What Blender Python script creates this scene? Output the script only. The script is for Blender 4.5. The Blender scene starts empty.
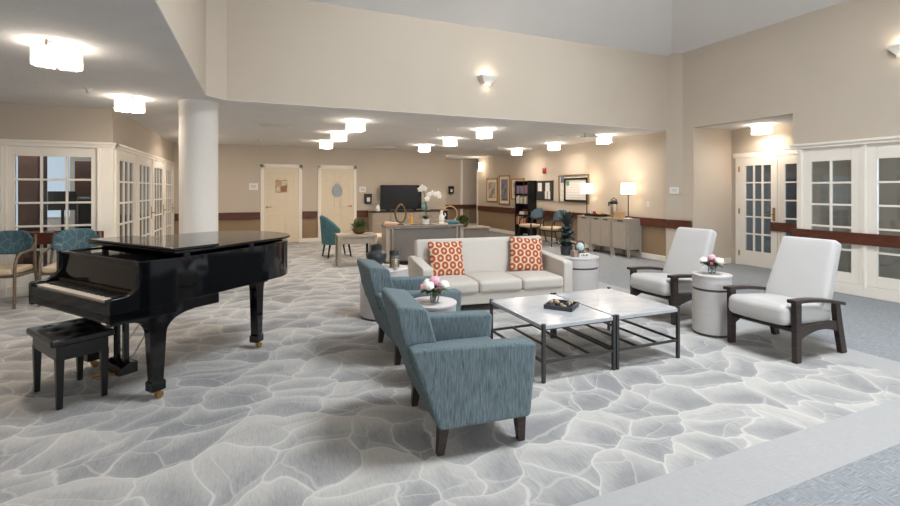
import bpy, bmesh, math, random
from mathutils import Vector, Matrix, Euler
random.seed(7)
PI = math.pi
COL = bpy.context.scene.collection
SC = bpy.context.scene

# ------------------------------------------------------------------ materials
def lin(c):
    c = c / 255.0
    return c / 12.92 if c <= 0.04045 else ((c + 0.055) / 1.055) ** 2.4
def rgb(r, g, b): return (lin(r), lin(g), lin(b), 1.0)

class NT:
    """small node-tree helper"""
    def __init__(s, name):
        s.m = bpy.data.materials.new(name); s.m.use_nodes = True
        s.t = s.m.node_tree; s.t.nodes.clear()
        s.out = s.n('ShaderNodeOutputMaterial')
    def n(s, typ, **kw):
        nd = s.t.nodes.new(typ)
        for k, v in kw.items():
            if k.startswith('i_'):
                nd.inputs[k[2:].replace('_', ' ')].default_value = v
            else: setattr(nd, k, v)
        return nd
    def l(s, a, b): s.t.links.new(a, b)
    def bsdf(s, color=None, rough=.5, metal=0, spec=.5):
        b = s.n('ShaderNodeBsdfPrincipled')
        if color is not None: b.inputs['Base Color'].default_value = color
        b.inputs['Roughness'].default_value = rough; b.inputs['Metallic'].default_value = metal
        b.inputs['Specular IOR Level'].default_value = spec
        s.l(b.outputs[0], s.out.inputs[0]); s.b = b
        return b
    def coord(s, scale=(1, 1, 1), which='Object'):
        tc = s.n('ShaderNodeTexCoord'); mp = s.n('ShaderNodeMapping')
        mp.inputs['Scale'].default_value = scale
        s.l(tc.outputs[which], mp.inputs[0]); return mp.outputs[0]
    def noise(s, vec, scale=5, detail=3, rough=.5):
        n = s.n('ShaderNodeTexNoise'); n.inputs['Scale'].default_value = scale
        n.inputs['Detail'].default_value = detail; n.inputs['Roughness'].default_value = rough
        s.l(vec, n.inputs['Vector']); return n.outputs['Fac']
    def ramp(s, fac, stops):
        r = s.n('ShaderNodeValToRGB'); e = r.color_ramp.elements
        e[0].position, e[0].color = stops[0]
        e[1].position, e[1].color = stops[-1]
        for p, c in stops[1:-1]:
            k = e.new(p); k.color = c
        s.l(fac, r.inputs[0]); return r.outputs[0]
    def mix(s, fac, a, b, mode='MIX'):
        m = s.n('ShaderNodeMix', data_type='RGBA', blend_type=mode)
        for v, k in ((fac, 0), (a, 6), (b, 7)):
            if hasattr(v, 'is_output'): s.l(v, m.inputs[k])
            else: m.inputs[k].default_value = v
        return m.outputs[2]
    def math(s, op, a, b=0.0, clamp=False):
        m = s.n('ShaderNodeMath', operation=op, use_clamp=clamp)
        for v, k in ((a, 0), (b, 1)):
            if hasattr(v, 'is_output'): s.l(v, m.inputs[k])
            else: m.inputs[k].default_value = v
        return m.outputs[0]
    def vmath(s, op, a, b=None, c=None):
        m = s.n('ShaderNodeVectorMath', operation=op)
        for v, k in ((a, 0), (b, 1), (c, 2)):
            if v is None: continue
            if hasattr(v, 'is_output'): s.l(v, m.inputs[k])
            else: m.inputs[k].default_value = v
        return m
    def bump(s, h, strength=.2, dist=.01):
        b = s.n('ShaderNodeBump'); b.inputs['Strength'].default_value = strength
        b.inputs['Distance'].default_value = dist
        s.l(h, b.inputs['Height']); s.l(b.outputs[0], s.b.inputs['Normal'])

def shade(c, f): return (min(1, c[0] * f), min(1, c[1] * f), min(1, c[2] * f), 1)

def plain(name, c, rough=.5, metal=0, spec=.5, var=.06, scale=6, stretch=(1, 1, 1), bump=0, bscale=80):
    t = NT(name); t.bsdf(None, rough, metal, spec)
    v = t.coord(stretch)
    f = t.noise(v, scale, 3)
    t.l(t.ramp(f, [(.25, shade(c, 1 - var)), (.75, shade(c, 1 + var))]), t.b.inputs['Base Color'])
    if bump: t.bump(t.noise(t.coord(), bscale, 2), bump, .004)
    return t.m

def wood(name, c1, c2, stretch=(3, 30, 3), rough=.45, spec=.4):
    t = NT(name); t.bsdf(None, rough, 0, spec)
    f = t.noise(t.coord(stretch), 3, 5, .6)
    t.l(t.ramp(f, [(.3, c1), (.7, c2)]), t.b.inputs['Base Color'])
    t.bump(f, .08, .003)
    return t.m

def emit(name, c, strength):
    t = NT(name); e = t.n('ShaderNodeEmission'); e.inputs[0].default_value = c; e.inputs[1].default_value = strength
    t.l(e.outputs[0], t.out.inputs[0]); return t.m

def glass(name, tint=(.93, .95, .96, 1), refl=.07):
    t = NT(name); tr = t.n('ShaderNodeBsdfTransparent'); tr.inputs[0].default_value = tint
    gl = t.n('ShaderNodeBsdfGlossy'); gl.inputs['Roughness'].default_value = .03
    fr = t.n('ShaderNodeFresnel'); fr.inputs[0].default_value = 1.45
    mx = t.n('ShaderNodeMixShader')
    f = t.math('ADD', t.math('MULTIPLY', fr.outputs[0], .8), refl - .03, True)
    t.l(f, mx.inputs[0]); t.l(tr.outputs[0], mx.inputs[1]); t.l(gl.outputs[0], mx.inputs[2])
    t.l(mx.outputs[0], t.out.inputs[0]); return t.m

def frost(name):
    t = NT(name); tr = t.n('ShaderNodeBsdfTransparent'); df = t.n('ShaderNodeBsdfTranslucent')
    df.inputs[0].default_value = (.9, .88, .84, 1); mx = t.n('ShaderNodeMixShader'); mx.inputs[0].default_value = .22
    t.l(tr.outputs[0], mx.inputs[1]); t.l(df.outputs[0], mx.inputs[2]); t.l(mx.outputs[0], t.out.inputs[0]); return t.m

def carpet_scallop():
    t = NT('carpet_scallop'); t.bsdf(None, .95, 0, .15)
    base = t.coord((1, 1, 1))
    def warp(vec, scale, amt):
        n1 = t.n('ShaderNodeTexNoise'); n1.inputs['Scale'].default_value = scale; n1.inputs['Detail'].default_value = 1
        t.l(vec, n1.inputs['Vector'])
        d = t.vmath('MULTIPLY_ADD', n1.outputs['Color'], (2 * amt, 2 * amt, 0), (-amt, -amt, 0))
        return t.vmath('ADD', vec, d.outputs[0]).outputs[0]
    w = warp(warp(warp(base, 1.3, .28), 4.0, .085), 11.0, .02)
    def layer(rotz, scale, off):
        rot = t.n('ShaderNodeMapping'); rot.inputs['Rotation'].default_value = (0, 0, rotz)
        rot.inputs['Scale'].default_value = scale; rot.inputs['Location'].default_value = off
        t.l(w, rot.inputs[0])
        def voro(feature):
            v = t.n('ShaderNodeTexVoronoi', feature=feature, voronoi_dimensions='2D')
            v.inputs['Scale'].default_value = 1; v.inputs['Randomness'].default_value = .9
            t.l(rot.outputs[0], v.inputs['Vector']); return v
        ve = voro('DISTANCE_TO_EDGE'); vf = voro('F1')
        loc = t.vmath('SUBTRACT', rot.outputs[0], vf.outputs['Position'])
        g = t.vmath('DOT_PRODUCT', loc.outputs[0], (-.3, .8, 0)).outputs['Value']
        sep = t.n('ShaderNodeSeparateColor'); t.l(vf.outputs['Color'], sep.inputs[0])
        return ve.outputs['Distance'], g, sep.outputs[0]
    e1, g1, r1 = layer(.35, (2.8, 3.5, 1), (0, 0, 0))
    e2, g2_, r2 = layer(-.25, (2.6, 3.3, 1), (3.3, 7.7, 0))
    g = t.math('ADD', t.math('MULTIPLY', g1, .7), t.math('SUBTRACT', .66, t.math('MULTIPLY', e1, .9)))
    g = t.math('ADD', g, t.math('MULTIPLY', t.math('SUBTRACT', r1, .5), .35))
    g = t.math('ADD', g, t.math('MULTIPLY', g2_, .22), True)
    st = t.noise(t.coord((95, 7, 1)), 1, 3, .7)
    st2 = t.noise(t.coord((210, 20, 1)), 1, 2, .6)
    g2 = t.math('ADD', g, t.math('MULTIPLY', t.math('SUBTRACT', st, .5), .8))
    g2 = t.math('ADD', g2, t.math('MULTIPLY', t.math('SUBTRACT', st2, .5), .8), True)
    body = t.ramp(g2, [(.0, rgb(138, 138, 139)), (.5, rgb(164, 163, 161)), (1, rgb(186, 183, 178))])
    def lines(e, k, lo, hi):
        v = t.math('SUBTRACT', 1.0, t.math('MULTIPLY', e, k), True)
        return t.ramp(v, [(lo, (0, 0, 0, 1)), (hi, (1, 1, 1, 1))])
    body = t.mix(t.math('MULTIPLY', lines(e1, 5.5, .2, .9), .16), body, rgb(188, 186, 182))
    c = t.mix(t.math('MULTIPLY', lines(e2, 26, .3, .8), .45), body, rgb(192, 190, 186))
    c = t.mix(t.math('MULTIPLY', lines(e1, 22, .35, .8), .72), c, rgb(200, 198, 193))
    t.l(c, t.b.inputs['Base Color'])
    t.bump(t.noise(t.coord(), 160, 2), .35, .006)
    return t.m

def carpet_plain(name, c1, c2, amt=.5):
    t = NT(name); t.bsdf(None, .95, 0, .15)
    a = t.noise(t.coord((14, 110, 1)), 1, 3, .7); b = t.noise(t.coord((120, 14, 1)), 1, 3, .7)
    sel = t.noise(t.coord((1, 1, 1)), 13, 2)
    sel = t.ramp(sel, [(.45, (0, 0, 0, 1)), (.55, (1, 1, 1, 1))])
    f = t.mix(sel, a, b)
    t.l(t.ramp(f, [(.5 - amt * .3, c1), (.5 + amt * .3, c2)]), t.b.inputs['Base Color'])
    t.bump(t.noise(t.coord(), 160, 2), .3, .006)
    return t.m

def fabric_stria(name, c1, c2, vec=(90, 90, 5), rough=.85):
    t = NT(name); t.bsdf(None, rough, 0, .25)
    f = t.noise(t.coord(vec), 1, 4, .65)
    t.l(t.ramp(f, [(.3, c1), (.7, c2)]), t.b.inputs['Base Color'])
    t.bump(f, .15, .003)
    return t.m

def hex_print():
    """ogee rings on a triangular lattice, laid on the pillow's own face"""
    t = NT('pillow_print'); t.bsdf(None, .85, 0, .2)
    v = t.coord((9.6, 0.0, 9.6))
    def dist(off):
        a = t.vmath('ADD', v, off)
        wv = t.n('ShaderNodeVectorMath', operation='WRAP'); t.l(a.outputs[0], wv.inputs[0])
        wv.inputs[1].default_value = (.5, .5, .866); wv.inputs[2].default_value = (-.5, -.5, -.866)
        sc = t.vmath('MULTIPLY', wv.outputs[0], (1, 0, .9))
        return t.vmath('LENGTH', sc.outputs[0]).outputs['Value']
    d = t.math('MINIMUM', dist((0, 0, 0)), dist((.5, 0, .866)))
    o, wht, br = rgb(184, 102, 62), rgb(216, 200, 182), rgb(138, 64, 38)
    r = t.ramp(d, [(0, wht), (.11, wht), (.14, o), (.24, o), (.27, br), (.31, br), (.34, o), (.41, o), (.44, wht), (.7, wht)])
    t.l(r, t.b.inputs['Base Color']); t.bump(t.noise(t.coord(), 250, 2), .2, .002)
    return t.m

def leaf_print():
    t = NT('leaf_fabric'); t.bsdf(None, .8, 0, .25)
    v = t.coord((13, 13, 7))
    w = t.n('ShaderNodeTexVoronoi', feature='DISTANCE_TO_EDGE'); w.inputs['Scale'].default_value = 1.1
    t.l(v, w.inputs['Vector'])
    f = t.math('SUBTRACT', 1, t.math('MULTIPLY', w.outputs['Distance'], 20), True)
    t.l(t.mix(t.math('MULTIPLY', f, .5), rgb(70, 100, 112), rgb(158, 168, 166)), t.b.inputs['Base Color'])
    return t.m

def marble():
    t = NT('marble_top'); t.bsdf(None, .22, 0, .5)
    f = t.noise(t.coord((3, 9, 3)), 1.2, 5, .6)
    t.l(t.ramp(f, [(.35, rgb(160, 164, 170)), (.5, rgb(174, 177, 181)), (.7, rgb(182, 184, 187))]), t.b.inputs['Base Color'])
    return t.m

def picture_mat(name, cols, scale=6):
    t = NT(name); t.bsdf(None, .5)
    f = t.noise(t.coord(), scale, 4, .6)
    n = len(cols) - 1
    t.l(t.ramp(f, [(.3 + .4 * i / n, c) for i, c in enumerate(cols)]), t.b.inputs['Base Color'])
    return t.m

def paper_mat(name, freq=60, c=(232, 230, 224), ink=(120, 120, 122)):
    """paper with faint unreadable lines"""
    t = NT(name); t.bsdf(None, .6)
    w = t.n('ShaderNodeTexWave', wave_type='BANDS', bands_direction='Z'); w.inputs['Scale'].default_value = freq / 6.28
    t.l(t.coord(), w.inputs['Vector'])
    f = t.math('MULTIPLY', t.math('GREATER_THAN', w.outputs['Fac'], .72), t.math('GREATER_THAN', t.noise(t.coord((40, 40, 10)), 1, 2), .42))
    t.l(t.mix(t.math('MULTIPLY', f, .55), rgb(*c), rgb(*ink)), t.b.inputs['Base Color'])
    return t.m

WARMW = (1.0, .83, .62, 1)
M = dict(
    wall=plain('wall_paint', rgb(194, 182, 166), .8, 0, .2, .02, 2, bump=.06, bscale=120),
    wall_low=plain('wainscot_paint', rgb(146, 124, 98), .75, 0, .25, .03, 3, bump=.08, bscale=150),
    ceil=plain('ceiling_texture', rgb(222, 220, 218), .9, 0, .1, .03, 3, bump=1.0, bscale=38),
    vault=plain('vault_paint', rgb(224, 222, 220), .9, 0, .1, .01, 2),
    trim=plain('trim_paint', rgb(236, 229, 218), .4, 0, .4, .02, 3),
    door=plain('door_paint', rgb(222, 208, 184), .45, 0, .35, .02, 3),
    rail=wood('rail_wood', rgb(70, 36, 24), rgb(104, 56, 38), (2, 2, 40), .35),
    carpet=carpet_scallop(),
    band=carpet_plain('carpet_band', rgb(160, 160, 160), rgb(174, 173, 172), .8),
    grey=carpet_plain('carpet_grey', rgb(114, 119, 124), rgb(162, 165, 167), .6),
    black=plain('piano_black', (.004, .004, .005, 1), .07, 0, .5, .02),
    blackm=plain('satin_black', (.008, .0075, .0075, 1), .3, 0, .4, .05),
    leather=plain('black_leather', (.008, .0075, .0075, 1), .28, 0, .45, .1, bump=.15, bscale=120),
    brass=plain('brass', rgb(176, 142, 90), .3, 1, .5, .05),
    ivory=plain('key_ivory', rgb(222, 208, 188), .3),
    blue=fabric_stria('blue_stria', rgb(66, 82, 88), rgb(122, 136, 140), (170, 170, 15)),
    darkwood=wood('espresso_wood', rgb(38, 29, 25), rgb(62, 50, 44), (6, 6, 20), .4),
    white_vinyl=plain('white_vinyl', rgb(190, 188, 186), .42, 0, .4, .02, 3, bump=.05, bscale=200),
    sofa=fabric_stria('sofa_linen', rgb(190, 183, 174), rgb(206, 200, 192), (120, 120, 120)),
    pillow=hex_print(),
    marble=marble(),
    steel=plain('gunmetal', rgb(74, 74, 74), .45, .7, .4, .1),
    drum=plain('drum_laminate', rgb(196, 192, 190), .4, 0, .35, .05, 4, (1, 1, 8)),
    drumband=plain('drum_band', rgb(88, 78, 72), .4, .5),
    greywood=wood('greige_wood', rgb(146, 136, 124), rgb(172, 162, 150), (40, 40, 3), .5),
    greigewood=wood('pale_greige_wood', rgb(148, 136, 121), rgb(170, 158, 143), (30, 30, 3), .5),
    deskgrey=plain('desk_grey', rgb(116, 110, 104), .5),
    chairwood=wood('oak_arm', rgb(92, 76, 62), rgb(126, 108, 90), (8, 8, 30), .45),
    leaf=leaf_print(),
    tan=plain('tan_seat', rgb(198, 178, 150), .7),
    teal=plain('teal_velvet', rgb(72, 112, 118), .7, 0, .3, .25, 14),
    bluefab=plain('blue_chair_fabric', rgb(84, 106, 120), .75, 0, .3, .15, 12),
    darkmetal=plain('dark_frame', rgb(46, 38, 34), .45, 0, .4),
    tv=plain('tv_screen', (.008, .008, .009, 1), .15, 0, .5, .02),
    cream=plain('cream_upholstery', rgb(212, 196, 174), .8),
    green=plain('leaf_green', rgb(64, 84, 44), .6, 0, .3, .3, 30),
    darkgreen=plain('dark_leaf', rgb(48, 56, 52), .5, 0, .4, .3, 20),
    bronze=plain('bronze_bowl', rgb(112, 84, 56), .4, .5),
    gold=plain('gold_frame', rgb(186, 144, 84), .35, .7),
    mat_board=plain('mat_board', rgb(226, 216, 198), .7),
    pinb=plain('black_board', rgb(48, 44, 42), .8),
    white=plain('white_ceramic', rgb(232, 228, 222), .3),
    blackvase=plain('charcoal_vase', rgb(52, 54, 58), .35),
    clear=glass('clear_glass'),
    pane=glass('door_pane_glass', (.80, .84, .86, 1), .08),
    shade_glass=frost('lamp_glass'),
    glow=emit('lamp_diffuser', (1, .87, .74, 1), 84),
    glow_side=emit('lamp_side_diffuser', (1, .90, .78, 1), 8),
    lampshade=emit('lit_lampshade', (1, .82, .58, 1), 3.2),
    nickel=plain('brushed_nickel', rgb(176, 164, 148), .3, 1),
    daylight=emit('daylit_blind', (.82, .90, 1, 1), .75),
    oldwood=wood('office_wood', rgb(58, 34, 24), rgb(84, 52, 36), (4, 4, 12), .4),
    pinkp=plain('pink_petal', rgb(224, 172, 188), .6, 0, .3, .25, 40),
    whitep=plain('white_petal', rgb(240, 236, 226), .6, 0, .3, .08, 40),
    magp=plain('magenta_petal', rgb(150, 74, 104), .6, 0, .3, .25, 40),
    red=plain('red_plastic', rgb(178, 40, 36), .4),
    yellow=plain('yellow_orange', rgb(222, 160, 60), .5),
    wicker=wood('wicker_box', rgb(168, 132, 90), rgb(198, 164, 120), (20, 20, 60), .6),
    driftwood=plain('driftwood', rgb(176, 158, 138), .7, 0, .2, .35, 30),
    darkstone=plain('dark_pod', rgb(62, 54, 50), .6, 0, .2, .3, 30),
    tray=plain('slate_tray', rgb(62, 64, 70), .5),
    paper=paper_mat('paper_lines'),
    sign=plain('white_sign', rgb(228, 226, 222), .5),
    signink=plain('sign_grey', rgb(176, 174, 172), .5),
    greywall=plain('back_room_grey', rgb(118, 124, 128), .8),
    plastic=plain('white_plastic', rgb(222, 218, 210), .4),
    orange=plain('orange_wood', rgb(176, 118, 74), .5),
)

# ------------------------------------------------------------------ mesh builder
class MB:
    def __init__(s): s.bm = bmesh.new(); s.mi = 0; s.X = Matrix.Identity(4)
    def _v(s, p): return s.bm.verts.new(s.X @ Vector(p))
    def _f(s, vs):
        try: f = s.bm.faces.new(vs); f.material_index = s.mi; return f
        except ValueError: return None
    def box(s, c, size, R=None):
        hx, hy, hz = size[0] / 2, size[1] / 2, size[2] / 2
        R = R or Matrix.Identity(3)
        vs = [s._v(Vector(c) + R @ Vector((x * hx, y * hy, z * hz))) for x in (-1, 1) for y in (-1, 1) for z in (-1, 1)]
        for a in ((0, 1, 3, 2), (4, 6, 7, 5), (0, 4, 5, 1), (2, 3, 7, 6), (0, 2, 6, 4), (1, 5, 7, 3)): s._f([vs[i] for i in a])
        return s
    def bb(s, x0, x1, y0, y1, z0, z1):
        return s.box(((x0 + x1) / 2, (y0 + y1) / 2, (z0 + z1) / 2), (abs(x1 - x0), abs(y1 - y0), abs(z1 - z0)))
    def bar(s, a, b, w, d=None, up=(0, 0, 1)):
        """box beam from a to b, section w x d"""
        a, b = Vector(a), Vector(b); d = d or w; ax = (b - a); L = ax.length; ax.normalize()
        up = Vector(up)
        if abs(ax.dot(up)) > .98: up = Vector((1, 0, 0))
        sx = ax.cross(up).normalized(); sy = sx.cross(ax).normalized()
        R = Matrix((sx, sy, ax)).transposed()
        return s.box((a + b) / 2, (w, d, L), R)
    def prism(s, poly, a, b, axis='y'):
        """poly 2D extruded along axis: y -> (x,z), x -> (y,z), z -> (x,y)"""
        def P(u, v, k): return {'y': (u, k, v), 'x': (k, u, v), 'z': (u, v, k)}[axis]
        A = [s._v(P(u, v, a)) for u, v in poly]; B = [s._v(P(u, v, b)) for u, v in poly]
        s._f(A); s._f(B[::-1]); n = len(poly)
        for i in range(n): s._f([A[i], A[(i + 1) % n], B[(i + 1) % n], B[i]][::-1])
        return s
    def lathe(s, prof, n=24, c=(0, 0, 0), cap=True, sx=1, sy=1):
        rings = []
        for r, z in prof:
            rings.append([s._v((c[0] + sx * r * math.cos(2 * PI * i / n), c[1] + sy * r * math.sin(2 * PI * i / n), c[2] + z)) for i in range(n)])
        for A, B in zip(rings, rings[1:]):
            for i in range(n): s._f([A[i], A[(i + 1) % n], B[(i + 1) % n], B[i]])
        if cap:
            if prof[0][0] > 1e-5: s._f(rings[0][::-1])
            if prof[-1][0] > 1e-5: s._f(rings[-1])
        return s
    def tube(s, pts, r, n=8, closed=False):
        pts = [Vector(p) for p in pts]; rings = []; N = len(pts)
        rr = r if isinstance(r, (list, tuple)) else [r] * N
        prev = None
        for i, p in enumerate(pts):
            if closed: t = pts[(i + 1) % N] - pts[i - 1]
            else: t = pts[min(i + 1, N - 1)] - pts[max(i - 1, 0)]
            t.normalize()
            if prev is None:
                u = t.cross(Vector((0, 0, 1)))
                if u.length < .1: u = t.cross(Vector((1, 0, 0)))
            else: u = prev - t * prev.dot(t)
            u.normalize(); prev = u; v = t.cross(u)
            rings.append([s._v(p + (u * math.cos(2 * PI * k / n) + v * math.sin(2 * PI * k / n)) * rr[i]) for k in range(n)])
        pairs = list(zip(rings, rings[1:])) + ([(rings[-1], rings[0])] if closed else [])
        for A, B in pairs:
            for k in range(n): s._f([A[k], A[(k + 1) % n], B[(k + 1) % n], B[k]])
        if not closed: s._f(rings[0][::-1]); s._f(rings[-1])
        return s
    def ball(s, c, r, n=12, m=8, R=None):
        r = r if isinstance(r, (tuple, list)) else (r, r, r)
        R = R or Matrix.Identity(3); c = Vector(c); rows = []
        top = s._v(c + R @ Vector((0, 0, r[2]))); bot = s._v(c + R @ Vector((0, 0, -r[2])))
        for j in range(1, m):
            th = PI * j / m
            rows.append([s._v(c + R @ Vector((r[0] * math.sin(th) * math.cos(2 * PI * i / n), r[1] * math.sin(th) * math.sin(2 * PI * i / n), r[2] * math.cos(th)))) for i in range(n)])
        for i in range(n):
            s._f([top, rows[0][i], rows[0][(i + 1) % n]]); s._f([bot, rows[-1][(i + 1) % n], rows[-1][i]])
            for A, B in zip(rows, rows[1:]): s._f([A[i], B[i], B[(i + 1) % n], A[(i + 1) % n]])
        return s
    def cushion(s, c, size, r=.04, puff=(0, 0, 0), n=8, R=None, fn=None):
        """rounded box with puffed faces"""
        R = R or Matrix.Identity(3); h = [v / 2 for v in size]
        def ts(hh):
            e = max(0.0, 1 - r / hh)
            a = [-1, -1 + .3 * (1 - e), -1 + .65 * (1 - e), -e] + [-e + 2 * e * i / n for i in range(1, n)] + [e, 1 - .65 * (1 - e), 1 - .3 * (1 - e), 1]
            return a
        T = [ts(v) for v in h]; grid = {}
        def vert(i, j, k):
            key = (i, j, k)
            if key in grid: return grid[key]
            t = (T[0][i], T[1][j], T[2][k]); p = Vector([t[a] * h[a] for a in range(3)])
            q = Vector([max(-(h[a] - r), min(h[a] - r, p[a])) for a in range(3)])
            d = p - q
            if d.length > 1e-9: p = q + d.normalized() * r
            for a in range(3):
                o1, o2 = [b for b in range(3) if b != a]
                w = (1 - t[o1] ** 2) * (1 - t[o2] ** 2)
                p[a] += puff[a] * w * t[a]
            if fn: p = fn(p)
            grid[key] = s._v(Vector(c) + R @ p); return grid[key]
        L = [len(T[a]) for a in range(3)]
        for a in range(3):
            b1, b2 = [b for b in range(3) if b != a]
            for side in (0, L[a] - 1):
                for i in range(L[b1] - 1):
                    for j in range(L[b2] - 1):
                        q = []
                        for (u, v) in ((i, j), (i + 1, j), (i + 1, j + 1), (i, j + 1)):
                            ix = [0, 0, 0]; ix[a] = side; ix[b1] = u; ix[b2] = v; q.append(vert(*ix))
                        s._f(q)
        return s
    def blade(s, base, tip, w, bend=(0, 0, 0), n=5, th=.002, side=None):
        """a leaf with real thickness"""
        base, tip = Vector(base), Vector(tip); ax = tip - base
        sd = Vector(side) if side else ax.cross(Vector((0, 0, 1)))
        if sd.length < 1e-4: sd = Vector((1, 0, 0))
        sd.normalize(); nr = sd.cross(ax).normalized() * th; A, B = [], []
        for i in range(n + 1):
            t = i / n; p = base + ax * t + Vector(bend) * (4 * t * (1 - t))
            ww = w * max(.04, math.sin(PI * (0.12 + .88 * t)) ** .8) * .5
            A.append((s._v(p - sd * ww + nr), s._v(p + sd * ww + nr))); B.append((s._v(p - sd * ww - nr), s._v(p + sd * ww - nr)))
        for i in range(n):
            s._f([A[i][0], A[i][1], A[i + 1][1], A[i + 1][0]]); s._f([B[i][0], B[i + 1][0], B[i + 1][1], B[i][1]])
            s._f([A[i][0], A[i + 1][0], B[i + 1][0], B[i][0]]); s._f([A[i][1], B[i][1], B[i + 1][1], A[i + 1][1]])
        s._f([A[0][0], B[0][0], B[0][1], A[0][1]]); s._f([A[-1][0], A[-1][1], B[-1][1], B[-1][0]])
        return s
    def build(s, name, mats, parent=None, bevel=0, seg=2, smooth=True, loc=None, rotz=0):
        bmesh.ops.recalc_face_normals(s.bm, faces=s.bm.faces)
        me = bpy.data.meshes.new(name); s.bm.to_mesh(me); s.bm.free()
        for m in (mats if isinstance(mats, (list, tuple)) else [mats]): me.materials.append(m)
        o = bpy.data.objects.new(name, me); COL.objects.link(o)
        if smooth:
            for p in me.polygons: p.use_smooth = True
            at = math.cos(math.radians(38))
            b2 = bmesh.new(); b2.from_mesh(me)
            for e in b2.edges:
                if len(e.link_faces) == 2 and e.link_faces[0].normal.dot(e.link_faces[1].normal) < at: e.smooth = False
            b2.to_mesh(me); b2.free()
        if bevel:
            md = o.modifiers.new('bevel', 'BEVEL'); md.width = bevel; md.segments = seg
            md.limit_method = 'ANGLE'; md.angle_limit = math.radians(38); md.harden_normals = True
            if smooth:
                for e in me.edges: e.use_edge_sharp = False
        if parent: o.parent = parent
        if loc: o.location = loc
        if rotz: o.rotation_euler = (0, 0, rotz)
        return o

def tag(o, label, cat, group=None, kind=None):
    o['label'] = label; o['category'] = cat
    if group: o['group'] = group
    if kind: o['kind'] = kind
    return o
def thing(name, label, cat, loc=(0, 0, 0), rotz=0, group=None):
    o = bpy.data.objects.new(name, None); COL.objects.link(o); o.empty_display_size = .1
    o.location = loc; o.rotation_euler = (0, 0, rotz)
    return tag(o, label, cat, group)
def struct(o): o['kind'] = 'structure'; return o
def kids(o): return [c for c in bpy.data.objects if c.parent == o]
def dup(root, loc, rotz, label=None, group=None):
    r = root.copy(); COL.objects.link(r); r.location = loc; r.rotation_euler = (0, 0, rotz)
    if label: r['label'] = label
    if group: r['group'] = group
    for ch in kids(root):
        c = ch.copy(); COL.objects.link(c); c.parent = r
        for g in kids(ch):
            d = g.copy(); COL.objects.link(d); d.parent = c
    return r
def V(s): return math.radians(s)
def arc(cx, cy, r, a0, a1, n=8):
    return [(cx + r * math.cos(V(a0 + (a1 - a0) * i / n)), cy + r * math.sin(V(a0 + (a1 - a0) * i / n))) for i in range(n + 1)]

# ------------------------------------------------------------------ the room
H, EAVE, XW, YF, YB = 2.62, 4.07, 7.6, 6.7, 13.2
XL, YR = -6.0, -3.6          # left wall of the low area, rear wall

f = MB(); f.mi = 0
f.bb(XL - .1, 4.62, 1.73, YB + .1, -.1, 0)
f.mi = 1; f.bb(XL - .1, 4.98, 1.42, 1.73, -.1, 0); f.bb(4.62, 4.98, 1.73, YB + .1, -.1, 0)
f.mi = 2; f.bb(XL - .1, 12, YR - .1, 1.42, -.1, 0); f.bb(4.98, 12, 1.42, 17, -.1, 0)
struct(f.build('floor', [M['carpet'], M['band'], M['grey']], smooth=False))

def two_tone(name, boxes_hi, boxes_lo):
    m = MB(); m.mi = 0
    for b in boxes_hi: m.bb(*b)
    m.mi = 1
    for b in boxes_lo: m.bb(*b)
    return struct(m.build(name, [M['wall'], M['wall_low']], smooth=False))
LZ = .70
# far wall with the two panel doors, and the hall recess behind its right end
two_tone('wall_far', [(-2.1, 5.43, YB, YB + .15, LZ, H)], [(-2.1, 5.43, YB, YB + .15, 0, LZ)])
two_tone('wall_hall', [(5.2, 9.5, 16.4, 16.55, LZ, H)], [(5.2, 9.5, 16.4, 16.55, 0, LZ)])
two_tone('wall_hall_left', [(5.2, 5.42, YB + .15, 16.4, LZ, H)], [(5.2, 5.42, YB + .15, 16.4, 0, LZ)])
# long right wall beside the cabinets, up to the alcove
two_tone('wall_right', [(XW, XW + .12, 6.2, 15.3, LZ, H)], [(XW, XW + .12, 6.2, 15.3, 0, LZ)])
struct(MB().bb(XW - .01, XW + .14, 15.3, 15.42, 0, 2.2).build('trim_hall', M['trim'], bevel=.004))
struct(MB().bb(7.36, 7.46, 16.36, 16.41, 0, H).build('trim_corner_guard', M['trim'], bevel=.004))
# alcove
m = MB(); m.bb(XW + .12, 8.8, 6.2, 6.32, 0, H); struct(m.build('wall_alcove_left', M['wall'], smooth=False))
m = MB(); m.bb(8.65, 8.8, 3.4, 6.2, 2.16, H); m.bb(8.65, 8.8, 6.1, 6.2, 0, 2.16); m.bb(8.65, 8.8, 3.4, 4.3, 0, 2.16)
struct(m.build('wall_alcove_back', M['wall'], smooth=False))
m = MB(); m.bb(XW + .12, 8.65, 4.26, 4.38, 0, H); struct(m.build('wall_alcove_right', M['wall'], smooth=False))
# right wall above the glazed doors, above the alcove and its pier
m = MB(); m.bb(XW, XW + .15, 4.46, YF, H, EAVE + .1); m.bb(XW, XW + .15, YR, 4.46, 2.12, EAVE + .1)
struct(m.build('wall_right_upper', M['wall'], smooth=False))
m = MB(); m.bb(-.36, XW, YF, YF + .18, H + .006, EAVE + .1); struct(m.build('wall_facade', M['wall'], smooth=False))
m = MB(); m.prism([(-.57, 6.43), (-.35, 6.7), (-.35, 6.85), (-.75, 6.85), (-.75, 6.43)], H + .006, EAVE + .1, 'z')
struct(m.build('wall_facade_chamfer', M['wall'], smooth=False))
m = MB(); m.bb(-.75, -.57, YR, 6.43, H + .006, EAVE + .1); struct(m.build('wall_left_upper', M['wall'], smooth=False))
m = MB(); m.prism([(7.49, 6.72), (7.6, 6.44), (7.72, 6.44), (7.72, 6.735), (7.49, 6.735)], 0, EAVE + .05, 'z')
struct(m.build('wall_corner_pier', M['wall'], smooth=False))
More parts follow.
